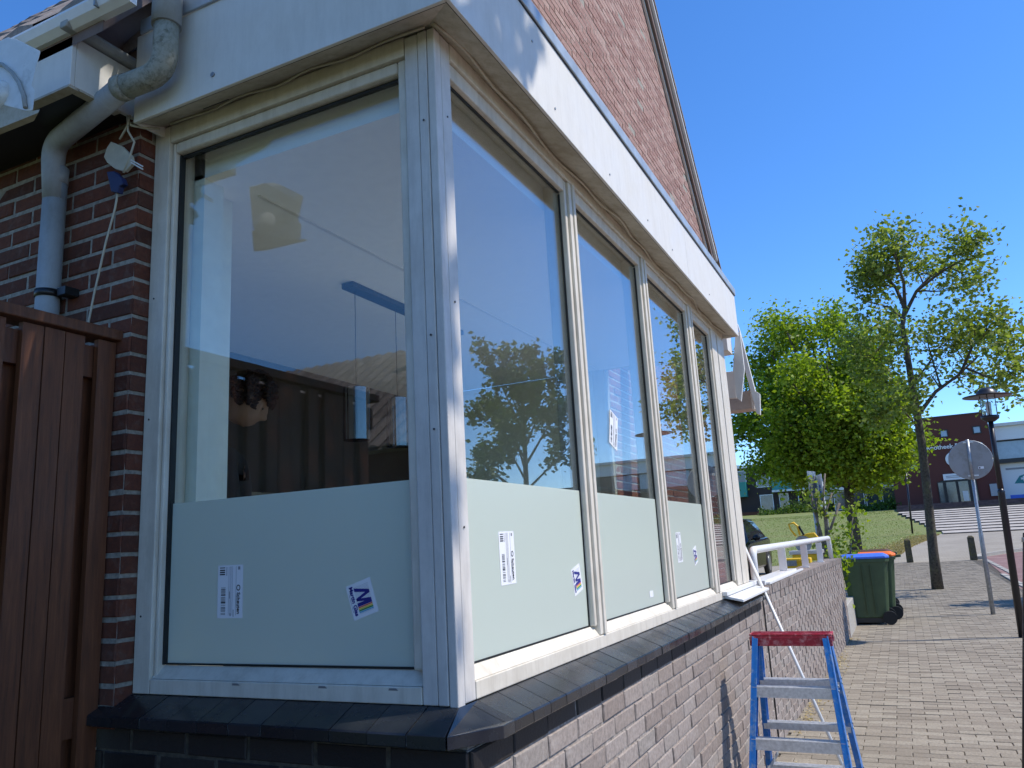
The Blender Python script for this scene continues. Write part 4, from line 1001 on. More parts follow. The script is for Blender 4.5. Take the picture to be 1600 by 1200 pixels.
def tree(name, lab, base, starts, trunk, leafmt, lsize, nleaf, sig, seed, levels=3, nb=5, spread=.8, ratio=.62, up=.15, group=None, keep=None, flat=.5):
    rg = random.Random(seed); t = thing(name, lab, 'tree', base, group); B = Vector(base)
    tb, tips = grow([([Vector(q) - B for q in p], a, b) for p, a, b in starts], rg, levels, spread, ratio, up, nb)
    b = MB(); p, r = trunk; b.tube([Vector(q) - B for q in p], r, 12); b.build('trunk', M['bark'], t)
    b = MB()
    for p, r0, r1 in tb: n_ = len(p); b.tube(p, [r0 + (r1 - r0) * i / (n_ - 1) for i in range(n_)], 6 if r0 > .02 else 4, cap=False)
    b.build('branches', M['bark'], t)
    T_ = np.array([tuple(q) for q in tips]); rn = np.random.default_rng(seed); idx = rn.integers(0, len(T_), nleaf)
    P_ = T_[idx] + rn.normal(size=(nleaf, 3)) * sig
    if keep is not None: P_ = P_[keep(P_ + np.array(tuple(B)))]
    leaves('crown', leafmt, P_, lsize, t, flat, seed); return t
# tall slender tree on the pavement
TY = 18.5
q = lambda u, v, dy=0: at(u, v, TY + dy)
trunkp = [q(1466, 926), q(1458, 860), q(1450, 780), q(1441, 700), q(1432, 640), q(1420, 570), q(1410, 510), q(1414, 480)]
b_ = at(1466, 926, TY); b_.z = H(TY)
st = [([q(1414, 482), q(1400, 450, .2), q(1378, 425, .3), q(1362, 412, .3)], .05, .015), ([q(1414, 482), q(1412, 440, -.3), q(1398, 400, -.5), q(1403, 385, -.6)], .045, .012),
      ([q(1412, 495), q(1432, 455, -.1), q(1455, 430, .2), q(1478, 412, .4)], .05, .015), ([q(1432, 455, -.1), q(1470, 425, -.5), q(1500, 408, -.8), q(1530, 402, -1)], .035, .01),
      ([q(1435, 648), q(1462, 612, .2), q(1495, 588, .4), q(1530, 555, .6)], .055, .02), ([q(1500, 585, .4), q(1520, 540, .2), q(1545, 520, 0), q(1570, 515, 0)], .035, .012), ([q(1510, 575, .2), q(1545, 590, -.4), q(1575, 580, -.7), q(1590, 590, -.9)], .03, .01),
      ([q(1416, 540), q(1385, 530, -.3), q(1368, 550, -.5), q(1350, 560, -.6)], .03, .01), 
      ([q(1425, 600), q(1450, 570, .8), q(1465, 545, 1.2), q(1480, 530, 1.5)], .03, .01), ([q(1437, 670), q(1410, 640, -.6), q(1395, 620, -.9), q(1385, 625, -1)], .025, .01), ([q(1412, 500), q(1390, 480, .3), q(1350, 470, .5), q(1340, 455, .5)], .025, .008)]
tree('slender_tree', 'tall slender tree with sparse pale leaves in the pavement before the pharmacy', b_, st, (trunkp, [.13, .105, .095, .09, .085, .07, .055, .05]), M['leaf_pale'], .115, 10500, .17, 11, levels=2, nb=6, ratio=.66, spread=.95, up=.1)
# dense round tree on the grass
BY = 29.; q = lambda u, v, dy=0: at(u, v, BY + dy)
bs = q(1340, 868); bs.z = H(BY)
st = []
for u, v, dy in ((1165, 610, .5), (1160, 680, 0), (1190, 740, 0), (1200, 545, 0), (1260, 505, 0), (1240, 560, 1.5), (1320, 530, 1), (1370, 560, 1.5), (1405, 620, -1), (1425, 690, 0), (1380, 730, .5), (1290, 640, -2.8), (1230, 660, -2.4), (1340, 590, -2.6), (1180, 640, 0), (1175, 560, 1), (1230, 520, -1), (1290, 515, .5), (1345, 530, -1), (1390, 580, 0), (1420, 650, .5), (1240, 600, -2.3), (1310, 600, 2.3), (1330, 640, -2.5), (1200, 700, .5), (1395, 690, -.5), (1270, 680, -2.2), (1290, 560, -2), (1250, 700, 1.5), (1350, 700, -2)):
    e = q(u, v, dy); o0 = q(1325, 760) ; m_ = o0.lerp(e, .45) + Vector((0, 0, .25)); st.append(([o0, o0.lerp(m_, .5), m_, e], .10, .03))
tree('round_tree', 'broad dense bright green tree on the lawn behind the railing', bs, st, ([bs, q(1335, 830), q(1328, 790), q(1325, 755)], [.22, .18, .17, .15]), M['leaf_big'], .15, 95000, .31, 5, levels=2, nb=6, ratio=.42, spread=.9, up=.1)
# tree across the road (seen mirrored in the panes) and the crown that shades the corner
st = []
rg = random.Random(9)
for k in range(12):
    a = k * 2.4; e = Vector((7.0 + 1.25 * math.cos(a) * (1 - .05 * k), 15.8 + 1.25 * math.sin(a) * (1 - .05 * k), 3.6 + .25 * k)); o0 = Vector((7.0, 15.8, 2.6 + .2 * k)); st.append(([o0, o0.lerp(e, .4), o0.lerp(e, .7), e], .035, .01))
tree('street_tree', 'young leafy tree across the road, mirrored in the sunlit panes', (7.0, 15.8, H(15.8)), st, ([(7, 15.8, 0), (7.02, 15.8, 2.5), (6.98, 15.8, 4.5), (7, 15.8, 5.9)], [.09, .07, .05, .02]), M['leaf_dark'], .14, 7000, .12, 21, levels=2, nb=4, ratio=.5)
st = []
for k in range(34):
    a = k * 2.4; rr = 2.85 * math.sqrt((k + .5) / 34); e = Vector((3.25 + rr * math.cos(a), -1.2 + rr * math.sin(a), 7.3 + .7 * (k % 3) - .3 * rr)); o0 = Vector((3.6, -2.2, 4.6)); m_ = o0.lerp(e, .5); st.append(([o0, o0.lerp(m_, .5), m_, e], .07, .02))
tree('shade_tree', 'leafy tree beside the road whose crown shades the window corner', (3.7, -2.4, 0), st, ([(3.7, -2.4, 0), (3.68, -2.35, 2.5), (3.6, -2.2, 4.6)], [.16, .13, .11]), M['leaf_big'], .16, 23000, .22, 31, levels=2, nb=5, ratio=.3,
     keep=lambda p: (((p[:, 0] - 3.1) ** 2 + (p[:, 1] + 1.2) ** 2) < 2.9 ** 2) & (p[:, 1] - .258 * p[:, 0] < np.interp(p[:, 2] - 1.42 * p[:, 0], [1.0, 1.6, 2.3, 2.9, 3.3], [-.02, .03, .09, .45, .62]) + .05 * np.sin(p[:, 2] * 9)))

# climbing shrub with stake near the bins
sh = thing('staked_shrub', 'leafy shrub tied to a stake between the parapet wall and the bins', 'shrub', (.0, 12.4, 0))
o0 = Vector((.0, 12.4, 0)); rr = random.Random(4); pts = []
for u, v, s, n_ in ((1332, 800, .10, 50), (1325, 830, .12, 70), (1335, 860, .10, 50), (1310, 880, .09, 80), (1303, 850, .06, 30), (1308, 920, .07, 90), (1312, 950, .06, 90), (1308, 980, .06, 60), (1300, 900, .1, 50)):
    c = at(u, v, 12.4 if v < 870 else 11.6) - o0
    for i in range(n_): pts.append((c.x + rr.gauss(0, s), c.y + rr.gauss(0, s), c.z + rr.gauss(0, s)))
leaves('foliage', M['leaf_big'], np.array(pts), .085, sh, 1, 3)
MB().tube([Vector((.02, 0, 0)), at(1328, 880, 12.4) - o0, at(1333, 800, 12.4) - o0], .012, 6).build('stem', M['twig'], sh); MB().tube([(.06, .05, 0), at(1330, 930, 12.45) - o0, at(1329, 845, 12.45) - o0], .016, 6).build('stake', M['beige'], sh)
s2 = thing('bare_stem_shrub', 'multi-stemmed shrub with bare grey stems and few fresh leaves behind the railing', 'shrub', (-.6, 14.4, 0)); o0 = Vector((-.6, 14.4, 0))
for l in (((1290, 870), (1282, 830), (1270, 790), (1266, 760)), ((1292, 870), (1290, 820), (1286, 780), (1289, 740)), ((1285, 860), (1300, 820), (1312, 786)), ((1296, 860), (1294, 830), (1290, 800), (1300, 770)), ((1280, 860), (1278, 820), (1274, 780))):
    MB().tube([at(*p, 14.4) - o0 for p in ((1288, 960),) + l], [.035] + [.028 - .004 * i for i in range(len(l))], 7).build('stem', M['twig'], s2)
pts = []
for u, v, s, n_ in ((1272, 775, .12, 60), (1280, 790, .13, 60), (1285, 800, .08, 40), (1300, 840, .12, 40), (1295, 860, .12, 50), (1265, 750, .05, 20), (1292, 880, .2, 60)):
    c = at(u, v, 14.4) - o0
    for i in range(n_): pts.append((c.x + rr.gauss(0, s), c.y + rr.gauss(0, s), c.z + rr.gauss(0, s)))
leaves('foliage', M['leaf_pale'], np.array(pts), .085, s2, 1, 4)

# two sign boards seen nearly edge-on
for i, (c0, lab) in enumerate((((1268, 765), 'grey back of a tall sign board on a post behind the shrub, left one'), ((1286, 770), 'white sign board with blue figure seen nearly edge-on, right one'))):
    p = at(*c0, 16); t = thing('sign_board', lab, 'sign', (p.x, p.y, 0), 'narrow sign boards behind the railing')
    MB().cyl((0, 0, 0), (0, 0, p.z + .3), .028, 10).build('post', M['galv'], t)
    b = MB().box(-.2, .2, -.045, -.03, p.z - .32, p.z + .38).build('panel', M['galv'] if i == 0 else M['clean_white'], t, bevel=.01); b.rotation_euler = (0, 0, R(-72 if i else 72))
    if i:
        for bx in ((-.1, .1, p.z - .05, p.z + .08), (-.05, .05, p.z + .1, p.z + .17), (-.12, .02, p.z - .18, p.z - .08)):
            g = MB().box(bx[0], bx[1], -.0475, -.0455, bx[2], bx[3]).build('blue_symbol', M['bin_blue'], t); g.rotation_euler = b.rotation_euler

# mitre saw on its stand and yellow machine
ms = thing('mitre_saw', 'yellow mitre saw on a stand behind the white railing', 'mitre saw', (-.50, 12.0, 0))
o0 = Vector((-.5, 12., 0)); Q = lambda u, v: at(u, v, 12.) - o0
b = MB(); b.prism([Q(1246, 838), Q(1262, 833), Q(1272, 832), Q(1279, 840), Q(1272, 847), Q(1252, 850), Q(1243, 848)], (0, .10, 0)); b.build('motor_body', M['yellow'], ms, bevel=.012)
MB().tube([Q(1244, 838), Q(1236, 828), Q(1232, 819), Q(1240, 817), Q(1246, 822), Q(1250, 836)], .017, 8).build('handle', M['yellow'], ms)
MB().bar(Q(1248, 822), Q(1256, 836), .03, .03).build('trigger_arm', M['black'], ms); b = MB(); cc = Q(1255, 850); b.cyl(cc + Vector((0, -.012, 0)), cc + Vector((0, .0, 0)), .13, 20); b.build('blade_guard', M['galv'], ms)
b = MB(); b.box(cc.x - .22, cc.x + .28, -.12, .28, cc.z - .16, cc.z - .10); b.build('table', M['alu'], ms, bevel=.008)
b = MB(); b.box(cc.x - .18, cc.x + .2, -.1, .22, cc.z - .26, cc.z - .162); b.build('base', M['yellow'], ms, bevel=.01)
for sx in (-.2, .24):
    for sy in (-.08, .22): MB().bar((cc.x + sx * .8, sy, cc.z - .262), (cc.x + sx * 1.4, sy * 1.6, 0), .03, .03).build('leg', M['yellow'] if sy < 0 else M['black'], ms)
tb = thing('tool_box', 'yellow and black tool case below the mitre saw', 'tool case', (-.50, 11.2, 0))
z_ = at(1255, 880, 11.2).z
MB().box(-.2, .2, -.12, .12, z_ - .12, z_ + .08).build('case', M['yellow'], tb, bevel=.015); MB().box(-.17, .0, -.128, -.121, z_ - .03, z_ + .05).build('latch_panel', M['galv'], tb); MB().box(-.21, .21, -.13, .13, z_ - .4, z_ - .121).build('lower_case', M['black'], tb, bevel=.015)
MB().tube([(.02, -.14, z_ + .03), (.1, -.16, z_ + .06), (.16, -.14, z_ - .03)], .012, 8).build('hose', M['yellow'], tb)
cn = thing('spray_can', 'small orange can with blue cap standing on the parapet wall', 'can', (fx(9.6) - .17, 9.6, 1.064))
MB().cyl((0, 0, 0), (0, 0, .13), .033, 14).build('can_body', M['beige'], cn, label='orange-brown can'); MB().cyl((0, 0, .1305), (0, 0, .165), .022, 12).build('cap', M['bin_blue'], cn)

# black car
def car():
    t = thing('parked_car', 'black car parked behind the parapet wall', 'car', (-3.25, 19.6, .47))
    prof = [(-2.1, .25), (-2.12, .55), (-2.0, .78), (-1.2, .92), (-.45, 1.40), (.1, 1.48), (1.1, 1.45), (1.75, 1.05), (2.05, .95), (2.1, .4), (2.0, .22)]
    low = [(-2.1, .25), (-2.12, .55), (-2.0, .78), (-1.2, .92), (1.75, 1.0), (2.05, .95), (2.1, .4), (2.0, .22)]
    b = MB(); b.prism([(-.88, y_, z) for y_, z in low], (1.76, 0, 0)); b.build('body', M['car'], t, bevel=.06)
    b = MB(); cab = [(-1.15, .90), (-.45, 1.38), (.1, 1.46), (1.1, 1.43), (1.72, .98)]; n_ = 5
    b.add([(-.84, y_, z) if z < 1.1 else (-.64, y_, z) for y_, z in cab] + [(.84, y_, z) if z < 1.1 else (.64, y_, z) for y_, z in cab], [tuple(range(5))[::-1], tuple(range(5, 10))] + [(i, (i + 1) % 5, 5 + (i + 1) % 5, 5 + i) for i in range(5)])
    b.build('cabin', M['car_glass'], t, bevel=.03); MB().box(-.62, .62, -.35, 1.0, 1.44, 1.49).build('roof', M['car'], t, bevel=.02)
    for s in (-1, 1):
        b = MB().sph((s * .98, -.85, 1.0), (.1, .05, .075), 12, 8); b.bar((s * .84, -.85, .96), (s * .94, -.85, .97), .03, .03); b.build('mirror', M['car'], t)
        MB().box(s * .6 - .17, s * .6 + .17, -2.14, -2.05, .58, .70).build('headlight', M['galv'], t, bevel=.02)
        for y_ in (-1.35, 1.35):
            wv = MB().cyl((s * .78, y_, .32), (s * .90, y_, .32), .32, 24).build('wheel', M['rubber'], t); MB().cyl((s * .895, y_, .32), (s * .91, y_, .32), .21, 18).build('rim', M['rim'], wv)
    t.location.z = .3 + H(19.6); return t
car()

# ------------------------------------------------------------------ street furniture
la = thing('street_lamp', 'black street lamp with wide flat hat and clear glass near the right edge', 'street lamp', (2.17, 10.37, 0))
MB().tube([(0, 0, 0), (.0, 0, 1.8), (.0, 0, 1.82), (0, 0, 1.86)], [.045, .042, .046, .03], 18).build('lower_pole', M['dark_metal'], la); MB().tube([(0, 0, 1.82), (.0, 0, 2.78)], .031, 16).build('upper_pole', M['dark_metal'], la)
MB().lathe([(.05, 2.74), (.105, 2.78), (.11, 2.82), (.0, 2.83)], seg=24).build('collar', M['dark_metal'], la)
MB().lathe([(.085, 2.83), (.088, 3.08)], seg=24).build('glass_cylinder', M['lamp_glass'], la); MB().lathe([(.03, 2.83), (.035, 3.0), (.0, 3.02)], seg=12).build('bulb', M['white_plastic'], la)
for k in range(3):
    a = k * 2.1 + .4; MB().cyl((.1 * math.cos(a), .1 * math.sin(a), 2.80), (.1 * math.cos(a), .1 * math.sin(a), 3.10), .006, 6).build('stay', M['dark_metal'], la)
MB().lathe([(.0, 3.20), (.06, 3.195), (.115, 3.15), (.13, 3.11), (.29, 3.085), (.292, 3.078), (.1, 3.09), (0, 3.09)], seg=32).build('lamp_hat', M['dark_metal'], la)
la.rotation_euler = (0, R(1.5), 0)
sg = thing('round_traffic_sign', 'grey back of a round traffic sign on a galvanised post', 'traffic sign', (2.11, 13.32, 0))
MB().tube([(0, 0, 0), (.02, 0, 1.25), (.02, 0, 1.32), (.055, 0, 2.80)], [.034, .034, .026, .025], 14).build('post', M['galv'], sg)
b = MB(); b.cyl((.05, -.05, 2.46), (.05, -.035, 2.46), .315, 48); dsc = b.build('disc', M['sign_back'], sg); MB().tube([(.05 + .315 * math.cos(a / 24 * math.pi), -.042, 2.46 + .315 * math.sin(a / 24 * math.pi)) for a in range(49)], .009, 6).build('disc_rim', M['galv'], dsc)
dsc.rotation_euler = (0, 0, 0)
for z in (2.2, 2.75): MB().box(-.02, .13, -.065, -.03, z - .012, z + .012).build('clamp', M['alu'], sg)
MB().tube([(.035, -.062, 2.15), (.052, -.062, 2.77)], .025, 12).build('post_front', M['galv'], sg); MB().box(.14, .22, -.0525, -.0505, 2.30, 2.34).build('paper_remnant', M['sticker'], sg); MB().box(-.17, -.13, -.0525, -.0505, 2.22, 2.25).build('paper_remnant', M['ink_grey'], sg)
MB().box(.15, .17, -.054, -.0526, 2.305, 2.33).build('print_mark', M['ink'], sg)
bo = thing('bollard', '', 'bollard', (1.08, 30, H(30)), 'wooden bollards across the path')
b = MB(); b.add([(-.11, -.11, 0), (.11, -.11, 0), (.11, .11, 0), (-.11, .11, 0), (-.10, -.10, .76), (.10, -.10, .76), (.10, .10, .76), (-.10, .10, .76), (-.05, -.05, .82), (.05, -.05, .82), (.05, .05, .82), (-.05, .05, .82)],
   [(0, 3, 2, 1), (8, 9, 10, 11)] + [(r_ * 4 + i, r_ * 4 + (i + 1) % 4, (r_ + 1) * 4 + (i + 1) % 4, (r_ + 1) * 4 + i) for r_ in (0, 1) for i in range(4)]); b.build('bollard_post', M['conc_bollard'], bo, bevel=.015)
bo['label'] = 'square wooden bollard on the path left of the slender tree'
b2 = copy_tree(bo); b2.location = (3.05, 30, H(30)); b2['label'] = 'square wooden bollard on the path beside the red road'
# leaning dark post at the right edge of the picture
dpz = lambda v: at(1601.5, v, 3.0)
o = thing('leaning_post', 'thin black leaning pole with a grey band at the right edge', 'pole', (0, 0, 0))
a0 = at(1602, 1230, 2.95); a1 = at(1603, 833, 3.05); dv = (a1 - a0) / (a1.z - a0.z); g0 = a0 - dv * a0.z
MB().tube([g0, a1], .014, 12).build('pole', M['dark_metal'], o); p0 = g0 + dv * (a1.z - .045); MB().tube([p0, p0 + dv * .022], .019, 12).build('band', M['pvc_grey'], o)

# tree pits
for (x, y, lab) in ((1.48, 18.5, 0), (2.11, 13.32, 1)):
    pass
# far lamp by the stairs
fl = thing('far_lamp_post', 'slim black lamp post on the lawn left of the stairs', 'lamp post', (1.45, 47, H(47))); MB().tube([(0, 0, 0), (.14, 0, 3.3)], .05, 10).build('pole', M['dark_metal'], fl); MB().sph((.14, 0, 3.35), .09, 10, 6).build('lamp_head', M['white_plastic'], fl)

# ------------------------------------------------------------------ stairs and pharmacy
stt = thing('broad_stairs', 'broad pale concrete stairs climbing to the pharmacy', 'stairs', (0, 0, 0))
ns = 10; 
for i in range(ns):
    y0 = 46 + i * 1.55; z1 = .95 + (i + 1) * .152; x0 = 2.9 - i * .22
    xr = 9.5 + i * .3; zt = z1 - .152 + .062
    MB().box(x0, xr, y0 + .01, y0 + .2, zt - .4, zt - .004).build('riser', M['riser'], stt)  # risers coloured dark for their shadow between the pale treads
    MB().prism([(x0 - .02, y0 - .03, zt - .003), (x0 - .02, y0 + 1.55, zt + .092), (x0 - .02, y0 + 1.55, zt - .05), (x0 - .02, y0 + .21, zt - .1), (x0 - .02, y0 - .03, zt - .02)], (xr - x0 + .04, 0, 0)).build('step', M['step'], stt)
for k in range(4):
    z1 = 2.50 + (k + 1) * .14; y0 = 64 + k * 1.2; MB().box(.8, 11.5, y0, 73.0, z1 - .14, z1).build('upper_step', M['riser'], stt)
ap = thing('pharmacy_building', 'dark red-brown brick pharmacy with white lettering above the entrance', 'pharmacy', (0, 72, 2.9))
M['dark_brick'] = brickmat('dark_red_panel', [(0, (.135, .046, .036)), (1, (.16, .056, .044))], bscale=8, bstr=.3)
def AP(u, v, d=0):
    p = at(u, v, 72); return Vector((p.x, -d, p.z - 2.9))
def rectp(u, v): return AP(u, v)
MB().box(3.35, 8.35, 0, 9, -.6, 7.25).build('tower_wall', M['dark_brick'], ap); MB().box(.8, 3.345, .4, 9, -.6, 4.6).build('side_wall', M['dark_brick'], ap)
MB().box(3.3, 8.4, -.05, 9.05, 7.251, 7.34).build('roof_edge', M['dark_metal'], ap)
def window(par, x0, x1, z0, z1, y=0., fr=.08, fm='clean_white', gm='win_dark', name='window'):
    b = MB(); 
    for bx in ((x0, x1, z0, z0 + fr), (x0, x1, z1 - fr, z1), (x0, x0 + fr, z0 + fr, z1 - fr), (x1 - fr, x1, z0 + fr, z1 - fr)): b.box(bx[0], bx[1], y - .06, y - .002, bx[2], bx[3])
    f = b.build(name, M[fm], par); MB().box(x0 + fr, x1 - fr, y - .03, y - .003, z0 + fr, z1 - fr).build('pane', M[gm], f); return f
M['sky_pane'] = plain('bright_window', (.25, .33, .42), .1, 0, .1, 2, bmp=0, spec=1)
window(ap, 4.82, 5.42, 5.55, 6.18, fm='dark_metal', gm='sky_pane'); window(ap, 7.2, 7.8, 5.6, 6.23, fm='dark_metal', gm='sky_pane'); window(ap, 2.25, 2.85, 3.1, 3.8, y=.4, fm='dark_metal', gm='sky_pane')
p = AP(1440, 707); mw = Matrix.Translation((3.62, -.06, 4.62)) @ Matrix.Rotation(R(90), 4, 'X')
text('lettering', 'Apotheek Ri', .50, M['clean_white'], ap, mw, .03, bold=.01); text('lettering', 'n', .50, M['clean_white'], ap, Matrix.Translation((7.5, -.06, 4.62)) @ Matrix.Rotation(R(90), 4, 'X'), .03, bold=.01)
lg = MB().cyl((5.5, -.12, 3.72), (5.5, -.02, 3.72), .58, 36).build('round_logo_board', M['clean_white'], ap)
M['teal'] = plain('teal_leaf', (.02, .22, .22), .5, bmp=0)
def leaf_logo(par, c, s, y):
    b = MB(); b.add([(c[0] - s, y, c[1] - s * .5), (c[0] - s * .3, y, c[1] + s * .45), (c[0] + s * .9, y, c[1] + s * .75), (c[0] + s * .85, y, c[1]), (c[0] + s * .2, y, c[1] - s * .55), (c[0] - s * .5, y, c[1] - s * .5)], [(0, 1, 2, 3, 4, 5)]); b.build('leaf_symbol', M['teal'], par)
    b = MB(); b.box(c[0] + s * .05, c[0] + s * .3, y - .02, y - .01, c[1] - s * .3, c[1] + s * .4); b.box(c[0] - s * .2, c[0] + s * .55, y - .035, y - .021, c[1] - s * .05, c[1] + s * .2); b.build('white_cross', M['clean_white'], par)
leaf_logo(lg, (5.5, 3.72), .35, -.14)
MB().box(4.55, 7.25, -.2, -.01, 2.05, 2.55).build('entrance_sign', M['clean_white'], ap)
for z in (2.34, 2.22): MB().box(4.75, 6.4, -.215, -.201, z, z + .05).build('sign_print', M['ink_grey'], ap)
MB().box(4.3, 6.6, -.05, -.005, .0, 2.04).build('entrance_recess', M['black'], ap)
for x0, x1 in ((4.05, 4.5), (4.62, 5.42), (5.5, 6.3), (6.4, 6.85)): window(ap, x0, x1, .05, 1.95, y=-.055, fr=.06, fm='dark_metal', name='door' if 4.6 < x0 < 6 else 'window')
MB().box(5.75, 6.15, -.16, -.125, .3, 1.1).build('door_poster', M['sky_pane'], ap)
MB().box(7.7, 8.2, -.2, -.01, .55, 1.5).build('wall_cabinet', M['galv'], ap)
wi = thing('white_building', 'low white building with glazing and a pharmacy poster at the right edge', 'building', (8.4, 73, 2.7))
MB().box(0, 18, 0, 8, 5.2, 6.5).build('upper_wall', M['clean_white'], wi); MB().box(0, 18, .3, 8, -.5, 5.19).build('wall', M['riser'], wi); MB().box(-.05, 18, -.3, .0, 6.3, 6.55).build('roof_edge', M['fascia'], wi)
for k in range(6): window(wi, .1 + k * 2.6, 2.6 + k * 2.6, 3.6, 5.15, y=.29, fm='dark_metal', gm='sky_pane')
po = MB().box(.35, 3.4, -.05, .28, .3, 3.3).build('poster_board', M['clean_white'], wi); leaf_logo(po, (1.75, 1.95), .62, -.07)
MB().box(.7, 2.9, -.07, -.055, .45, .75).build('blue_band', M['bin_blue'], po); MB().box(.7, 2.7, -.07, -.055, 2.75, 2.9).build('sign_print', M['ink_grey'], po)
MB().box(0, 18, -.6, .29, 3.3, 3.55).build('canopy', M['dark_metal'], wi)

# row of far two-storey houses on the left and a connecting shop
M['far_brick'] = brickmat('far_dark_brick', [(0, (.060, .045, .04)), (1, (.075, .055, .05))], bscale=6, bstr=.3)
M['turq'] = plain('turquoise_panel', (.03, .26, .22), .5, bmp=0)
G2 = 'terraced houses on the far side of the lawn'
for k, (x0, lab) in enumerate(((-22.3, 'terraced house with turquoise balcony at the left end of the far row'), (-14.6, 'dark brick terraced house left of the round tree trunk, with white ground-floor window'), (-6.9, 'terraced house half hidden behind the round tree'))):
    h = thing('terraced_house', lab, 'house', (x0, 88, 3.55), G2)
    MB().box(0, 7.65, 0, 9, -.5, 5.15).build('wall', M['far_brick'], h); MB().box(-.0, 7.69, -.25, 9.1, 5.151, 5.45).build('roof_edge', M['clean_white'], h)
    if k == 1:
        for x_, m0 in ((-.0, 0),):
            MB().box(-1.0, .9, -.9, -.05, 2.0, 3.6).build('balcony_panel', M['turq'], h)
            window(h, -.6, .9, 3.3, 4.9)
        window(h, 1.9, 3.4, 2.9, 4.4); window(h, 2.1, 3.5, .1, 2.1); window(h, 4.1, 5.1, .0, 2.1, name='door'); window(h, 5.9, 7.2, 2.8, 4.3)
        MB().box(3.6, 7.6, -1.2, -.05, 2.25, 2.45).build('porch_roof', M['clean_white'], h); MB().box(3.5, 5.6, -.06, -.01, 2.5, 3.6).build('panel', M['turq'], h)
        MB().cyl((6.2, -1.1, 0), (6.2, -1.1, 2.25), .05, 8).build('porch_post', M['clean_white'], h)
        MB().box(-.2, 2.0, -1.5, -1.3, -.5, .3).build('garden_wall', M['brick_red'], h)
    else:
        for x_ in (.8, 3.1, 5.4): window(h, x_, x_ + 1.6, 2.9, 4.4)
        window(h, .8, 2.4, .3, 2.1); window(h, 3.2, 4.2, 0, 2.1, name='door'); window(h, 5.2, 6.9, .3, 2.1)
fs_ = thing('glazed_shop', 'low glazed shop front with dark green fascia beside the pharmacy', 'shop', (-4.6, 80, 3.2))
MB().box(0, 5.7, 0, 6, -.5, 1.9).build('wall', M['far_brick'], fs_); MB().box(0, 5.7, -.5, 6, 2.3, 2.75).build('fascia', M['turq'], fs_, label='dark green fascia'); MB().box(-.05, 5.75, -.55, 6, 1.95, 2.29).build('roof_edge', M['clean_white'], fs_)
for k in range(4): window(fs_, .1 + k * 1.4, 1.4 + k * 1.4, .1, 1.9, fr=.07)
n_ = 9000; rn = np.random.default_rng(12); Y_ = rn.uniform(29, 46, n_); xe = np.interp(Y_, [29, 33, 38, 44, 46], [-.3, .6, 1.2, 2.3, 2.6]); X_ = xe - np.abs(rn.normal(size=n_)) * .6 + .12
hd = leaves('dry_grass_edge', M['leaf_dry'], np.stack([X_, Y_, np.array([H(y) for y in Y_]) + .005], 1), .07, None, 2, 9); tag(hd, 'straw-coloured dry grass along the edge of the path', 'dry grass')
# hedge-like weeds before the houses
rn = np.random.default_rng(8); n_ = 9000; X_ = rn.uniform(-12, 1.2, n_); Y_ = 84 + rn.normal(size=n_) * .8 - (X_ > -3) * 10; Zb = np.array([H(y) for y in Y_]); Z_ = Zb + np.abs(rn.normal(size=n_)) * .33 * (1 + .5 * np.sin(X_ * 1.3))
pp = np.stack([X_, Y_, Z_], 1); hd = leaves('weed_strip', M['leaf_dark'], pp, .22, None, 1, 5); tag(hd, 'strip of tall green weeds along the top of the lawn', 'weeds')
n_ = 5200; X_ = rn.uniform(9.8, 14, n_); Y_ = rn.uniform(60, 71, n_); Z_ = np.array([H(y) for y in Y_]) + np.abs(rn.normal(size=n_)) * .2; hd = leaves('ground_cover', M['leaf_dark'], np.stack([X_, Y_, Z_], 1), .2, None, 1, 6); tag(hd, 'low green planting right of the stairs before the white building', 'ground cover')
# lawn tufts
n_ = 30000; Y_ = rn.uniform(31, 70, n_); X_ = rn.uniform(-12, 2.2, n_); ok = X_ < np.interp(Y_, [29, 33, 38, 44, 50, 62], [-.4, .5, 1.1, 2.2, 1.6, .5]); X_, Y_ = X_[ok], Y_[ok]
Z_ = np.array([H(y) for y in Y_]) - .01; hd = leaves('lawn_grass', M['leaf_grass'], np.stack([X_, Y_, Z_], 1), .045, None, 2, 7); tag(hd, 'short grass tufts on the sloping lawn', 'grass')

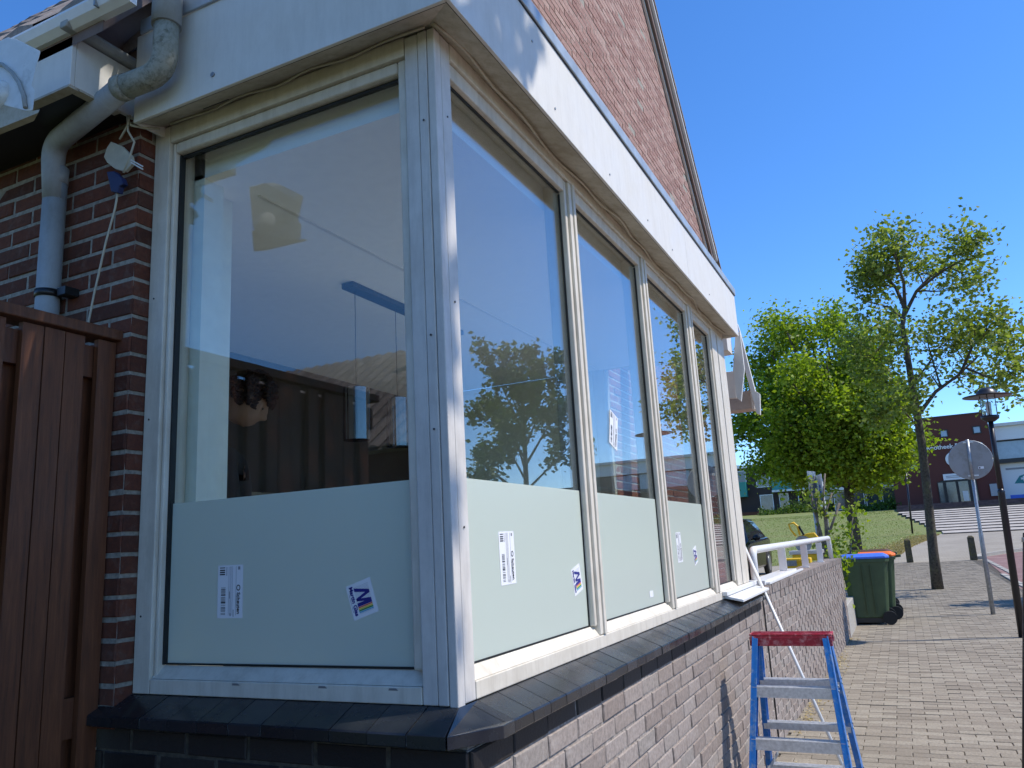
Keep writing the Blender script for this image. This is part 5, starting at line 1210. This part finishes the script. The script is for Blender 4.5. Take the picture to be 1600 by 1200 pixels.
# ------------------------------------------------------------------ what the panes mirror: houses across the road and a tiled house behind
for k in range(6):
    y0 = 2 + k * 11.2
    h = thing('opposite_house', 'low brick house across the road, number %s along the row' % ['one nearest', 'two', 'three', 'four', 'five', 'six farthest'][k], 'house', (21, y0, H(y0)), 'low houses across the road, outside the frame')
    h['label'] = 'low flat-roofed brick house across the road, mirrored faintly in the sunlit panes'
    MB().box(0, 8, 0, 11.1, -.3, 3.6).build('wall', M['dark_brick'], h); MB().box(-.2, 8, -.05, 11.15, 3.601, 3.9).build('roof_edge', M['dark_metal'], h)
    for j in range(4):
        f = MB().box(-.05, -.002, 1 + j * 2.6, 2.6 + j * 2.6, .9, 2.4).build('window', M['dark_metal'], h); MB().box(-.07, -.051, 1.1 + j * 2.6, 2.5 + j * 2.6, 1.0, 2.3).build('pane', M['win_dark'], f)
nh = thing('neighbour_house', 'brick house with tiled roof and chimney, mirrored in the shaded pane', 'house', (0, 0, 0))
nx0, nx1, ny, ez = -13., -5.6, -9., 3.2
MB().box(nx0, nx1, ny - 7, ny, 0, ez).build('wall', M['dark_brick'], nh)
MB().box(nx1 + .01, nx1 + 5.5, ny - 5.5, ny + .6, 0, 3.0).build('side_wing', M['brick_red'], nh)
rs = MB(); rs.prism([(nx0, ny + .4, ez - .1), (nx0, ny - 3.5, ez + 2.6), (nx0, ny - 7.4, ez - .1)], (nx1 + .4 - nx0, 0, 0)); rs.build('roof', M['tile'], nh)
b_ = MB()
for r_ in range(13):
    for k in range(27):
        x = nx0 + k * .29; y = ny + .42 - r_ * .3; z = ez - .1 + r_ * .3 * 2.7 / 3.9; b_.prism([(x, y, z + .05), (x + .14, y, z + .09), (x + .27, y, z + .05)], (0, -.3, .2077))
b_.build('roof_tiles', M['tile'], nh, kind='stuff')
MB().box(nx1 - 1.4, nx1 - .5, ny - 3.0, ny - 2.2, ez + 1.6, ez + 3.0).build('chimney', M['brick_gable'], nh); MB().box(nx1 - 1.5, nx1 - .4, ny - 3.1, ny - 2.1, ez + 3.001, ez + 3.12).build('chimney_cap', M['kerb'], nh)
for k in range(3):
    f = window(nh, nx0 + 1 + k * 2.2, nx0 + 2.4 + k * 2.2, .9, 2.3, y=ny); f.rotation_euler = (0, 0, 0)
